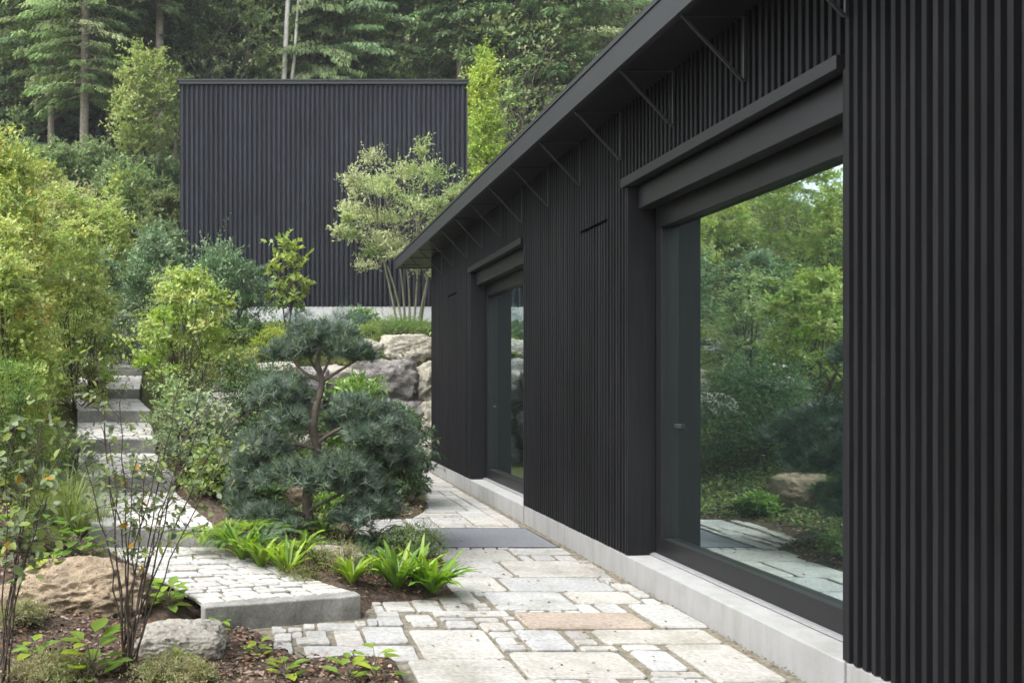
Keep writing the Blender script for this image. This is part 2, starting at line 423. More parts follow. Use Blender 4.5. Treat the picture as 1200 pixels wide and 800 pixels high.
for k, ((a, b, z0, z1), nm) in enumerate(zip(STEPS, names)):
    a = np.array([*a, 0]); b = np.array([*b, 0])
    L = np.linalg.norm(b-a); d = (b-a)/L; nrm = np.array([-d[1], d[0], 0])
    depth = .11
    nseg = 8
    rb = []
    for t in np.linspace(0, 1, nseg+1):
        p = a+d*L*t+nrm*rng.uniform(-.008, .008)
        zt_ = z1+rng.uniform(-.004, .004)
        rb.append([(p[0],p[1],z0-.12),(p[0],p[1],zt_),(p[0]+nrm[0]*depth,p[1]+nrm[1]*depth,zt_),(p[0]+nrm[0]*depth,p[1]+nrm[1]*depth,z0-.12)])
    base = np.array([(a[0]+b[0])/2, (a[1]+b[1])/2, z0])
    v = np.array(rb).reshape(-1, 3)-base; f = []
    for s in range(nseg):
        for q in range(4): f.append((4*s+q, 4*s+(q+1) % 4, 4*(s+1)+(q+1) % 4, 4*(s+1)+q))
    f = [t[::-1] for t in f]+[(0, 1, 2, 3), tuple(4*nseg+q for q in (3, 2, 1, 0))]
    o = mesh_obj('stone_step', v, f, STEP); o.location = base
    m = o.modifiers.new('bevel', 'BEVEL'); m.width = .011; m.segments = 3; m.limit_method = 'ANGLE'; m.angle_limit = R(50)
    tag(o, nm, 'step', 'granite steps of the garden stair')
    # tread of setts up to the next riser
    A0 = a+nrm*(depth+.005); B0 = b+nrm*(depth+.005)
    if k+1 < len(STEPS):
        a2, b2, zz, _ = STEPS[k+1]; A1 = np.array([*a2, 0]); B1 = np.array([*b2, 0])
    else:
        zz = 2.45; A1 = A0+np.array([-.1, 1.2, 0]); B1 = B0+np.array([-.1, 1.2, 0])
    if k == 0: A0 = A0+d*.02; A1 = A1+np.array([.12, 0, 0])
    A0[2] = B0[2] = z1-.004; A1[2] = B1[2] = zz
    span = np.linalg.norm((A1+B1)/2-(A0+B0)/2)
    rows = max(4, int(span/.105)); ts = np.sort(np.concatenate([[0, 1], np.linspace(0, 1, rows+1)[1:-1]+rng.uniform(-.015, .015, rows-1)]))
    for r in range(rows):
        t0, t1 = ts[r]+.08/rows, ts[r+1]-.08/rows
        u = 0
        while u < 1:
            wdt = rng.uniform(.1, .24)/L
            u1 = min(1, u+wdt)
            if 1-u1 < .1: u1 = 1
            e = .011/L
            P = lambda uu, tt: (A0*(1-uu)+B0*uu)*(1-tt)+(A1*(1-uu)+B1*uu)*tt
            slab([P(u+e,t0),P(u1-e,t0),P(u1-e,t1),P(u+e,t1)], thick=.03, jit=.007, col=np.array(COLS[rng.integers(len(COLS))])*(1.25 if k == 0 else 1.75))  # upper treads coloured paler to make up for shade from the shrubs
            u = u1
    n = len(PV)
    bedq = [A0, B0, B1, A1]
    PV.extend([(p[0], p[1], p[2]-.014) for p in bedq]); PF.append((n, n+1, n+2, n+3)); PC.extend([(.15,.135,.105)]*4)
tag(mesh_obj('path', PV, PF, PAVE, col=PC), kind='structure')

# flush mat in front of the wall
mt = empty('entrance_mat', ((mx0+mx1)/2, (my0+my1)/2, 0), 'charcoal grey ribbed entrance mat set flush in the pale paving', 'mat')
b = MB(); hw, hd = (mx1-mx0)/2, (my1-my0)/2
b.box(-hw, hw, -hd, hd, -.03, -.006)
k = 0
y = -hd+.01
while y < hd-.01:
    b.box(-hw+.012, hw-.012, y, y+.011, -.006, .001); y += .018
b.build('mat_body', MAT_M, mt)
b = MB(); b.box(-hw, hw, -hd, -hd+.006, -.02, .003); b.box(-hw, hw, hd-.006, hd, -.02, .003); b.box(-hw, -hw+.006, -hd+.006, hd-.006, -.02, .003); b.box(hw-.006, hw, -hd+.006, hd-.006, -.02, .003)
b.build('mat_frame', GREYMETAL, mt)

# ------------------------------------------------------------------ near house
WX = 2.715
house = empty('black_house', (WX, 6, 0), 'long low black timber house with slatted walls and glazed sliding doors beside the paving', 'house')
HL = house.location
class HB(MB):
    def build(s, name, m, parent=house, bevel=0, colour=False):
        s.v = [(x-HL[0], y-HL[1], z-HL[2]) for x, y, z in s.v]
        o = MB.build(s, name, m, parent, bevel, colour)
        return o
PITCH = .0592; SW = .0265; SD = .042
def slats(y0, y1, z0, z1, x=WX):
    b = HB()
    n = round((y1-y0)/PITCH); p = (y1-y0)/n
    for i in range(n):
        c = y0+(i+.5)*p+rng.uniform(-.0012, .0012); v = rng.uniform(.72, 1.22); dx = rng.uniform(-.002, .002)
        b.box(x+dx, x+SD+.004, c-SW/2, c+SW/2, z0+rng.uniform(0, .002), z1, (v, v, v))
    return b
ZP = .182; ZS = 3.615; ZL = 3.06
D = [(4.05, 6.495), (9.17, 11.60)]
# wall backing
b = HB(); xb = WX+SD
b.box(xb, xb+.17, -2, D[0][0], ZP, ZS); b.box(xb, xb+.17, D[0][1], D[1][0], ZP, ZS); b.box(xb, xb+.17, D[1][1], 14.43, ZP, ZS)
for d0, d1 in D: b.box(xb, xb+.17, d0, d1, 2.99, ZS)
b.box(xb+.17, 9, -2, -1.9, 0, 3.5); b.box(xb+.17, 9, 14.3, 14.43, 0, ZS); b.box(8.9, 9, -1.9, 14.3, 0, 3.5)
b.box(xb+.9, xb+1, -1.9, 14.3, .1, 3.5)
b.build('wall', BACKING)
for (y0, y1, z0, z1) in [(-2, D[0][0], ZP+.002, ZS), (D[0][0], D[0][1], ZL+.002, ZS), (D[0][1], D[1][0], ZP+.002, ZS), (D[1][0], D[1][1], ZL+.002, ZS), (D[1][1], 14.43, ZP+.002, ZS)]:
    slats(y0, y1, z0, z1).build('slat_cladding', BLACKWOOD, bevel=.0015, colour=True)
# gable end slats
b = HB()
for i in range(100):
    x = WX+.03+i*PITCH; b.box(x, x+SW, 14.432, 14.46, ZP, ZS+min(i*.02, 1.5))
b.build('slat_cladding', BLACKWOOD, colour=True)
# corner jamb panels
for d0, d1 in D:
    b = HB(); b.box(WX+.003, 2.93, d1-.004, d1+.016, ZP+.004, 2.985); b.build('jamb_panel', BLACKWOOD, bevel=.002, colour=True)
    b = HB(); b.box(WX+.003, 2.93, d0-.016, d0+.004, ZP+.004, 2.985); b.build('jamb_panel', BLACKWOOD, bevel=.002, colour=True)
# plinth pieces and door sills
cuts = [(-2, .9), (.906, 4.03), (6.515, 7.9), (7.906, 9.15), (11.62, 13.2), (13.206, 14.43)]
for y0, y1 in cuts:
    b = HB(); b.box(WX+.004, WX+.2, y0, y1, -.1, ZP-.003); b.build('plinth', CONCRETE, bevel=.004)
for d0, d1 in D:
    b = HB()
    b.v += []
    b.prism([(WX-.008, -.1), (WX+.36, -.1), (WX+.36, ZP+.012), (WX-.008, ZP)], d0-.017, d1+.017)
    b.build('door_sill', CONCRETE, bevel=.006)
# lintels
for d0, d1 in D:
    b = HB(); b.box(2.69, WX+.14, d0+.01, d1+.07, 2.99, ZL); b.build('lintel', BLACKMETAL, bevel=.003)
    b = HB(); b.box(2.79, 2.90, d0+.02, d1-.02, 2.815, 2.988); b.build('blind_box', BLACKMETAL, bevel=.003)
# sliding doors
for d0, d1 in D:
    e = HB(); fx = 2.93; a0, a1 = d0+.03, d1-.006
    e.box(fx, 3.08, a0, a1, ZP+.014, .335); e.box(fx, 3.08, a0, a1, 2.665, 2.985)
    e.box(fx, 3.08, a0, a0+.08, .335, 2.665); e.box(fx, 3.08, a1-.09, a1, .335, 2.665)
    fr = e.build('sliding_door', BLACKMETAL, bevel=.003)
    p = HB(); p.box(2.995, 3.003, a0+.08, a1-.09, .335, 2.665); p.build('pane', GLASS, fr)
    s = HB(); s.box(2.985, 2.994, a1-.098-.46, a1-.092, .337, 2.663); 
    h = HB(); h.box(2.978, 2.9945, a1-.30, a1-.19, 1.165, 1.195); h.build('handle', BACKING, fr, bevel=.003)
    t = HB(); t.box(2.90, 2.928, a0, a1, ZP+.012, ZP+.026); t.box(2.885, 2.898, a0, a1, ZP+.012, ZP+.02); t.build('rail', STEEL, fr)
# roof: soffit, fascia, sheet, brackets
XE = 2.327; ZE = 3.606; ZF = 3.78; YE = 15.83
b = HB(); b.box(XE+.012, WX+.2, -2, YE-.012, ZE+.012, ZE+.03)
b.box(WX+.2, 9, 14.47, YE-.012, ZE+.012, ZE+.03); b.build('soffit', BLACKMETAL)
for y0, y1 in ((-2, 2.2), (2.204, 8.228), (8.232, YE)):
    b = HB(); b.box(XE, XE+.012, y0, y1, ZE, ZF); b.box(XE+.012, XE+.05, y0, y1, ZE, ZE+.01); b.build('fascia', GREYMETAL, bevel=.002)
b = HB(); b.prism([(XE+.012, ZE), (9, ZE), (9, ZF+2.2), (XE+.012, ZF)], YE-.012, YE); b.build('verge_board', GREYMETAL)
b = HB(); b.prism([(XE-.01, ZF+.002), (9, ZF+2.2), (9, ZF+2.24), (XE-.01, ZF+.035)], -2, YE+.02); b.build('roof', GREYMETAL)
for i in range(18):
    y = 1.43+.86*i*1.0
    if y > 15.6: break
    b = HB(); t = .0072
    def bar(p, q):
        p = np.array(p); q = np.array(q); dd = unit(q-p); n2 = np.array([-dd[1], dd[0]])*t
        n = len(b.v)
        for yy in (y-t, y+t):
            for c in (p+n2, p-n2, q-n2, q+n2): b.v.append((c[0], yy, c[1]))
        b.f += [(n,n+1,n+2,n+3),(n+7,n+6,n+5,n+4)]+[(n+j, n+4+j, n+4+(j+1) % 4, n+(j+1) % 4) for j in range(4)]
        b.c += [(1,1,1)]*8
    xw = WX-.01 if y < 14.4 else WX+.0
    bar((XE+.03, ZE-.015), (WX-.012, ZE-.015)); bar((XE+.02, ZE-.012), (WX-.02, ZE-.385))
    if y < 14.4: bar((WX-.01, ZE-.02), (WX-.01, ZE-.39))
    b.build('eaves_bracket', GREYMETAL)
# slim wall lights, surface bars in black that paints in a recess's shade
for (y0, y1) in ((6.88, 7.47), (12.45, 13.05)):
    b = HB(); b.box(WX-.003, WX+.02, y0, y1, 2.797, 2.82); b.build('wall_light', SLOT_SHADE)

# ------------------------------------------------------------------ far house
FY = 22.0
fh = empty('black_cabin', (1.35, FY, 3.1), 'tall windowless black clad building with flat roof standing on a pale plinth before the forest', 'building')
xl, xr, zt0, zb0 = (211-VX)*.022, (545-VX)*.022, HC+(448-95)*.022, HC+(448-359)*.022
class FB(MB):
    def build(s, name, m, parent=fh, bevel=0, colour=False):
        s.v = [(x-1.35, y-FY, z-3.1) for x, y, z in s.v]; return MB.build(s, name, m, parent, bevel, colour)
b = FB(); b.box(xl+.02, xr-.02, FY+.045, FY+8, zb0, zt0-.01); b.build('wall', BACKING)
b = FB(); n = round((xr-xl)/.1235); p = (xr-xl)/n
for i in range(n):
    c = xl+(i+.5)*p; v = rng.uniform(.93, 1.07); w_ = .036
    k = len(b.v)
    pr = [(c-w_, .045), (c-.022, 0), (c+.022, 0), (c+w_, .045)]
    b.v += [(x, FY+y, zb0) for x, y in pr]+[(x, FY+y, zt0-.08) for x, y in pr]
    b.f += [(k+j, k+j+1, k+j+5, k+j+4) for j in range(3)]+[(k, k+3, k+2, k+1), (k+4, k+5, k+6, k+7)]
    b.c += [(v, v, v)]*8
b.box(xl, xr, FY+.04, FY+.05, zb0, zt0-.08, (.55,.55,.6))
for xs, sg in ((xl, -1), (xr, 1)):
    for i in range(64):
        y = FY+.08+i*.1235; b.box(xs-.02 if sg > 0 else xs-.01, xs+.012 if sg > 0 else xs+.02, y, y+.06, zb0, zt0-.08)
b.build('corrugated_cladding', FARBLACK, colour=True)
b = FB(); b.box(xl-.03, xr+.06, FY-.04, FY+8.05, zt0-.09, zt0-.015); b.box(xl-.05, xr+.09, FY-.06, FY+8.07, zt0-.015, zt0+.03); b.build('roof_edge', GREYMETAL, bevel=.004)
for x0, x1 in ((xl+.05, .35), (.356, 2.9), (2.906, xr-.05)):
    b = FB(); b.box(x0, x1, FY+.02, FY+.3, 2.6, zb0-.004); b.build('plinth', WHITEWALL, bevel=.005)
v, f = tubes([(np.array([[xr+.09, FY+.3, zt0-.1], [xr+.09, FY+.3, 4], [xr+.09, FY+.3, 3]])-np.array([1.35, FY, 3.1]), [.045]*3)], 8)
mesh_obj('downpipe', v, f, GREYMETAL, fh)

# ------------------------------------------------------------------ vegetation tools
def leafmesh(pos, ax, nr, L, W, col, kind='kite', fold=.12):
    n = len(pos); L = np.broadcast_to(np.asarray(L, float), (n,))[:, None]; W = np.broadcast_to(np.asarray(W, float), (n,))[:, None]
    ax = unit(ax); sd = unit(np.cross(ax, nr)); up = np.cross(sd, ax)
    i = np.arange(n)[:, None]
    if kind == 'kite':
        v = np.stack([pos, pos+ax*L*.45+sd*W*.5+up*W*fold, pos+ax*L-up*L*.08, pos+ax*L*.45-sd*W*.5+up*W*fold], 1)
        f = (i*4+np.array([[0, 1, 2, 0, 2, 3]])).reshape(-1, 3); k = 4
    else:   # oval
        e = up*W*fold
        v = np.stack([pos, pos+ax*L*.3+sd*W*.46+e, pos+ax*L*.7+sd*W*.38+e*.7-up*L*.05, pos+ax*L-up*L*.12,
                      pos+ax*L*.7-sd*W*.38+e*.7-up*L*.05, pos+ax*L*.3-sd*W*.46+e], 1)
        f = (i*6+np.array([[0, 1, 2, 3, 0, 3, 4, 5]])).reshape(-1, 4); k = 6
    return v.reshape(-1, 3), f, np.repeat(col, k, axis=0)

def rdir(n): return unit(rng.normal(size=(n, 3)))

def palette(cols, K, npc, cj=.16, lj=.22, hue=.12):
    cols = np.array(cols, float)
    base = cols[rng.integers(len(cols), size=K)]*rng.uniform(1-cj, 1+cj, (K, 1))
    c = np.repeat(base, npc, axis=0)
    alt = cols[rng.integers(len(cols), size=K*npc)]
    m = rng.uniform(0, .55, (K*npc, 1))
    c = (c*(1-m)+alt*m)*rng.uniform(1-lj, 1+lj, (K*npc, 1))
    c[:, 0:1] *= rng.uniform(1-hue, 1+hue, (K*npc, 1))
    return np.clip(c*1.3+.008, 0, .6)

def clump_leaves(C, Rd, npc, L, asp, cols, kind='kite', up=.55, out=.8, hang=0., shell=.3, flat=.8, per=7):
    """leaves set along short twigs that radiate from every clump centre"""
    K = len(C); T = max(3, npc//per); n = K*T
    d = rdir(n); d[:, 2] = np.where(d[:, 2] < -.35, -d[:, 2]*.6, d[:, 2]); d = unit(d)
    Rr = np.repeat(Rd, T, 0)
    s0 = np.repeat(C, T, 0)+rdir(n)*Rr*rng.uniform(.0, .55, (n, 1))
    tw = unit(d+rdir(n)*.35+np.array([0, 0, up*.5-hang*.6]))
    ln = rng.uniform(.5, 1.15, (n, 1))*np.where(rng.random((n, 1)) < .2, 1.55, .95)
    end = s0+tw*Rr*ln
    t = (np.arange(per)[None, :, None]+rng.uniform(0, .9, (n, per, 1)))/per*(1-shell)+shell
    sag = np.array([0, 0, -1.])*(t**2)*Rr[:, None, 2:3]*.22
    pos = (s0[:, None]+(end-s0)[:, None]*t+sag).reshape(-1, 3)
    side = unit(np.cross(tw, rdir(n)))[:, None]*np.where(np.arange(per) % 2, 1, -1)[None, :, None]
    m = n*per
    ax = unit((tw[:, None]*.75+side*out).reshape(-1, 3)+rdir(m)*.5+np.array([0, 0, -hang]))
    nr = unit(np.array([0, 0, flat])+np.repeat(d, per, 0)*.5+rdir(m)*.5)
    l = L*rng.uniform(.55, 1.25, m)
    return leafmesh(pos, ax, nr, l, l*asp, palette(cols, K, T*per), kind)

def stems_to(C, H, base_r, frac=.6, trunk=None, nstem=1, lean=.25, tr=.02, spread=.06):
    """limbs from a trunk (nstem=1) or from many stems at the ground to clump centres"""
    lines = []
    C = np.asarray(C)
    if nstem == 1:
        top = np.array([C[:, 0].mean()*.3, C[:, 1].mean()*.3, C[:, 2].max()*.97])
        k = 9; t = np.linspace(0, 1, k)[:, None]
        P = top*t+np.concatenate([rng.normal(0, H*.008, (k, 2)), np.zeros((k, 1))], 1)*np.sin(t*np.pi)
        lines.append((P, base_r*(1-.85*t[:, 0])+.004))
        for c in C:
            z = max(.12*H, c[2]-np.linalg.norm(c[:2])*frac-.03*H); z = min(z, top[2]*.93)
            a = np.array([np.interp(z, P[:, 2], P[:, 0]), np.interp(z, P[:, 2], P[:, 1]), z])
            rr = base_r*(1-.85*z/top[2])*.5+.003
            m = (a+c)/2+np.array([0, 0, -.06*H])*rng.uniform(-.3, 1)
            lines.append((bez(a, m, c, 6), np.linspace(rr, rr*.25, 6)))
    else:
        ang = np.arctan2(C[:, 1], C[:, 0])
        for s in range(nstem):
            th = 2*np.pi*s/nstem+rng.uniform(-.4, .4); b = np.array([math.cos(th), math.sin(th), 0])*spread*rng.uniform(.4, 1)
            far = C[rng.integers(len(C))]
            mid = b+np.array([far[0]*.25, far[1]*.25, far[2]*.55])
            P = bez(b, mid, far, 8)
            lines.append((P, np.linspace(base_r, base_r*.3, 8)))
        for c in C:
            P0 = lines[rng.integers(nstem)][0]
            a = P0[np.argmin(np.linalg.norm(P0-c*np.array([.6, .6, .6]), axis=1))]
            lines.append((bez(a, (a+c)/2+rng.normal(0, .03*H, 3), c, 5), np.linspace(base_r*.45, base_r*.15, 5)))
    return lines

def dome(H, Rr, K, lo=.25, shape='dome'):
    out = []
    for i in range(K):
        u = lo+(1-lo)*((i+.5)/K)
        if shape == 'dome': rad = math.sqrt(max(0, 1-((u-lo)/(1-lo))**2.2))*.85+.08
        elif shape == 'column': rad = math.sin(math.pi*min(1, .12+.88*(u-lo)/(1-lo)))**.6*.75+.05
        elif shape == 'cone': rad = (1-(u-lo)/(1-lo))*.8+.05
        elif shape == 'vase': rad = .35+.6*math.sin(math.pi*(.1+.8*(u-lo)/(1-lo)))
        th = i*2.399+rng.uniform(-.5, .5); q = rad*Rr*rng.uniform(.55, 1.0)
        out.append((q*math.cos(th), q*math.sin(th), u*H*rng.uniform(.95, 1.03)))
    return np.array(out)

def plant(name, label, cat, loc, C, Rd, npc, L, asp, cols, lines=None, bark=TWIG, leaf=LEAF, kind='kite', group=None, sides=5, stem='stem', crown='foliage', extra=None, **kw):
    r = empty(name, loc, label, cat, group)
    v, f, c = clump_leaves(np.asarray(C, float), np.asarray(Rd, float), npc, L, asp, cols, kind, **kw)
    if extra is not None:
        v2, f2, c2 = extra; f = np.concatenate([f, f2+len(v)]); v = np.concatenate([v, v2]); c = np.concatenate([c, c2])
    mesh_obj(crown, v, f, leaf, r, c)
    if lines:
        v, f = tubes(lines, sides); mesh_obj(stem, v, f, bark, r, smooth=True)
    return r

def shrub(name, label, cat, loc, H, Rr, K, npc, L, asp, cols, cr=.3, lo=.2, shape='dome', nstem=6, base_r=.015, squash=.8, **kw):
    C = dome(H, Rr, K, lo, shape)
    rad = cr*1.3*Rr*rng.uniform(.6, 1.3, (K, 1)); npc = int(npc*1.3); L = L*.74; Rd = np.concatenate([rad, rad, rad*squash], 1)
    lines = stems_to(C, H, base_r, nstem=nstem, spread=.08*Rr)
    return plant(name, label, cat, loc, C, Rd, npc, L, asp, cols, lines, **kw)

def onpx(px, Y, dz=0.): x = (px-VX)*Y/1000; return (x, Y, g(x, Y)+dz)
def hpx(py, Y, z0): return HC-(py-VY)*Y/1000-z0      # height above z0 that reaches image row py

YG = [(.27,.32,.085),(.24,.31,.08),(.31,.34,.12),(.2,.275,.075)]
YGO = YG*6+[(.33,.27,.06),(.34,.2,.05)]
MG = [(.11,.165,.06),(.13,.19,.07),(.09,.14,.05),(.16,.21,.09)]
DG = [(.06,.105,.045),(.08,.13,.06),(.065,.11,.06),(.1,.15,.08)]
LAUR = [(.085,.15,.06),(.11,.18,.075),(.07,.12,.05),(.17,.23,.13)]
SILV = [(.13,.17,.1),(.16,.19,.12),(.1,.14,.07)]

# ------------------------------------------------------------------ garden shrubs on the left bank
def S(name, label, cat, px, Y, top, wpx, K, npc, L, asp, cols, dz=0, **kw):
    loc = onpx(px, Y, dz); H = hpx(top, Y, loc[2]); Rr = wpx*Y/2000
    return shrub(name, label, cat, loc, H, Rr, K, npc, L, asp, cols, **kw)

S('beech_shrub','tall yellow green leafy shrub with orange tinted leaves at the left edge beside the stair','shrub',-4,8.6,300,165,46,260,.075,.6,YGO,kind='oval',cr=.3,lo=.08,squash=1.,nstem=7)
S('hornbeam_shrub','tallest yellow leafy shrub at the far left under the pale trunks','shrub',10,11.5,178,140,60,210,.085,.6,YG+[(.3,.28,.05)],kind='oval',cr=.3,lo=.08,nstem=6,squash=1.1,shape='column')
S('hazel_shrub','loose pale yellow green shrub between the tall yellow shrub and the dark laurels','shrub',78,14,232,95,40,170,.09,.65,YG+[(.25,.25,.12)],kind='oval',cr=.34,lo=.1,nstem=6)
S('yew_shrub','soft bright green fine leaved shrub low at the left edge below the orange tinted leaves','shrub',8,7.6,432,140,34,420,.04,.3,[(.1,.17,.03),(.14,.21,.035),(.07,.13,.03)],cr=.32,lo=.1,hang=.3)
S('laurel_shrub','dark grey green laurel left of the top of the stair','shrub',108,16.5,300,78,34,170,.13,.36,LAUR,leaf=GLOSSY,cr=.34,lo=.1)
S('laurel_shrub','dense dark laurel directly above the top step','shrub',178,18,282,90,38,170,.13,.36,LAUR,leaf=GLOSSY,cr=.34,lo=.1)
S('laurel_shrub','widest dark laurel overlapping the lower left corner of the tall black building','shrub',262,16.2,298,118,44,190,.12,.36,LAUR,leaf=GLOSSY,cr=.32,lo=.1)
S('laurel_shrub','small silvery leaved shrub beside the uppermost steps','shrub',140,15.6,372,64,20,150,.1,.4,SILV,leaf=GLOSSY,cr=.36,lo=.1)
S('maple_shrub','bright yellow green multi stemmed young tree right of the stair','tree',222,11,326,135,48,150,.075,.62,YG+[(.2,.3,.04)],kind='oval',cr=.26,lo=.38,nstem=7,base_r=.016,bark=BARK,shape='dome',squash=.7)
S('rowan_sapling','thin upright sapling with large yellow green leaves before the black building','tree',337,17,284,60,22,34,.17,.5,[(.22,.27,.05),(.27,.3,.09),(.17,.24,.06)],kind='oval',cr=.34,lo=.3,nstem=4,base_r=.018,shape='column')
S('spiraea_shrub','small lime green shrub under the thin sapling','shrub',322,15.2,388,60,18,190,.05,.4,[(.2,.26,.04),(.26,.3,.05)],cr=.34,lo=.05)
S('sedge_clump','pale golden mound of fine leaves just above the pinkish boulders','plant',287,13.4,408,44,14,240,.1,.12,[(.25,.28,.09),(.3,.32,.13)],cr=.4,lo=.05,hang=.6)
S('dogwood_shrub','silvery grey green bushy shrub beside the second and third steps below the bright young tree','shrub',232,9.2,470,100,30,150,.06,.6,[(.2,.25,.15),(.25,.28,.18),(.15,.2,.1)],kind='oval',cr=.34,lo=.15)
S('fern_bush','low fresh green bush with feathery leaves at the foot of the lower pine pads','plant',262,8.6,545,70,18,200,.08,.3,[(.1,.17,.03),(.14,.22,.05)],cr=.36,lo=.1)
S('rhododendron_shrub','fresh green broad leaved shrub behind the blue pine, against the boulders','shrub',420,11.4,448,96,30,130,.12,.34,[(.11,.19,.035),(.16,.25,.05),(.07,.13,.03)],leaf=GLOSSY,cr=.34,lo=.1)
S('laurel_shrub','dark glossy laurel right of the pine, its leaves hanging low over the path','shrub',468,10.4,478,82,34,150,.1,.36,[(.03,.06,.025),(.045,.085,.03),(.06,.1,.04)],leaf=GLOSSY,cr=.34,lo=.12,hang=.5)
S('yew_bush','dark green dense bush behind the left half of the blue pine','shrub',306,10.6,436,150,40,230,.07,.4,[(.06,.11,.04),(.08,.14,.05),(.05,.09,.035)],cr=.34,lo=.08,squash=1.)
S('hornbeam_shrub','pale yellow shrub right of the tallest one, above the dark laurel nearest the stair','shrub',88,12.6,262,100,44,200,.075,.6,YG+[(.27,.3,.1)],kind='oval',cr=.32,lo=.08)
S('hornbeam_shrub','yellow green shrub cut by the left edge at mid height','shrub',-14,9.6,262,120,44,220,.07,.6,YG,kind='oval',cr=.32,lo=.08)
S('cotoneaster_shrub','loose grey green shrub covering the right ends of the third and fourth steps','shrub',208,9.7,446,80,26,90,.055,.6,[(.2,.26,.11),(.23,.29,.13),(.16,.22,.09)],kind='oval',cr=.4,lo=.1)
S('cotoneaster_shrub','sprawling light green shrub right of the second step, below the silvery one','shrub',248,8.4,520,62,20,90,.055,.6,[(.19,.26,.08),(.23,.3,.1)],kind='oval',cr=.4,lo=.1)
S('spindle_shrub','small light shrub left of the upper steps, in front of the silvery shrub','shrub',104,13.2,350,60,24,110,.075,.55,YG[:2]+MG,kind='oval',cr=.42,lo=.08)
S('spindle_shrub','pale shrub between the widest laurel and the bright young tree','shrub',200,13.4,322,80,28,110,.08,.5,[(.2,.26,.1),(.25,.3,.13)],kind='oval',cr=.42,lo=.1)
S('fern_bush','low fern like bush right of the yew, mirrored at the edge of the big glass','plant',386,9.35,584,36,16,160,.08,.3,[(.12,.2,.04),(.15,.23,.06)],cr=.36,lo=.1)
S('fern_bush','low dark fern like bush behind the pine next to the rounded boulder','plant',298,9.2,570,60,16,160,.08,.3,[(.08,.15,.04),(.11,.18,.06)],cr=.36,lo=.1)
# further bank
bank = [('serviceberry_shrub','mid green rounded shrub on the bank left of the tall black building, below two trunks',150,26,208,80,MG+YG[:2]),
        ('broom_shrub','darker bushy shrub touching the left edge of the tall black building',192,24.5,228,60,[(.09,.12,.04),(.12,.15,.06)]),
        ('viburnum_shrub','yellowish shrub in the middle of the bank above the laurels',118,22,246,90,YG),
        ('privet_shrub','grey green low shrub on the bank just above the dense laurel',190,21,268,80,[(.09,.14,.06),(.12,.17,.08)]),
        ('willow_shrub','pale straw coloured twiggy shrub below the second pale trunk',84,24,226,80,[(.24,.22,.12),(.2,.22,.09)]),
        ('elder_shrub','light green shrub at the left edge high on the bank',-10,20,190,110,YG),
        ('cherry_shrub','small yellow leaved shrub at the base of the first pale trunk',50,27,196,60,YGO)]
for nm, lb, px, Y, top, w, cols in bank:
    S(nm, lb, 'shrub', px, Y, top, w, 30, 150, .16, .5, cols, cr=.36, lo=.05)
# bank shrubs mirrored in the big glass door
protos = [S('bank_shrub','dark green shrub left of the frame, mirrored low in the big glass door','shrub',-190,11,300,150,30,190,.12,.4,DG,leaf=GLOSSY,cr=.34,lo=.05),
          S('bank_shrub','mid green tall shrub on the bank, mirrored in the middle of the glass','shrub',-230,15,250,150,34,190,.13,.45,MG,cr=.32,lo=.05),
          S('bank_shrub','yellow green shrub on the bank, mirrored high in the glass','shrub',-130,16,235,120,32,190,.13,.5,YG,cr=.32,lo=.05)]
spots = [(-6.5,18,0),(-8.2,20.5,1),(-10.5,23,1),(-6.2,22.5,2),(-12.5,20,0),(-9,16.5,1),(-14,25,1),(-5.2,12.6,0),(-7.2,10,2),(-11.5,14,0),(-16,21,2),(-12,28,1),(-15,31,1)]
for x, y, k in spots:
    s_ = rng.uniform(.6, .85)
    c = copy_tree(protos[k], (x, y, g(x, y)), rng.uniform(0, 6), s_)
    c['group'] = 'shrubs covering the left bank'
    c['label'] = ['one of the dark shrubs massed on the left bank outside the frame','one of the mid green shrubs massed on the left bank outside the frame','one of the yellow green shrubs massed on the left bank outside the frame'][k]

# on the terrace above the boulders
S('mugo_pine','low blue green dwarf pine behind the top pad of the tall pine','shrub',352,16.4,368,52,16,260,.09,.07,[(.08,.13,.11),(.1,.15,.12)],leaf=NEEDLE,cr=.38,lo=.1)
S('mugo_pine','small blue green dwarf pine right of its twin, above the pale boulders','shrub',404,16.8,368,70,18,260,.09,.07,[(.07,.12,.1),(.1,.15,.12)],leaf=NEEDLE,cr=.38,lo=.1)
S('heath_cushion','spreading green cushion plant under the multi stemmed tree','plant',466,17.6,376,88,22,320,.05,.3,[(.08,.14,.03),(.12,.18,.045)],cr=.36,lo=.2,squash=.5)
S('heath_cushion','yellowish green cushion plant above the big dark boulder','plant',432,16,382,48,14,260,.05,.3,[(.12,.18,.035),(.15,.2,.05)],cr=.4,lo=.2,squash=.5)
S('broadleaf_perennial','small leafy green perennial in front of the pale far plinth','plant',425,19,366,36,10,60,.12,.5,[(.09,.16,.04),(.13,.2,.06)],cr=.4,lo=.2)

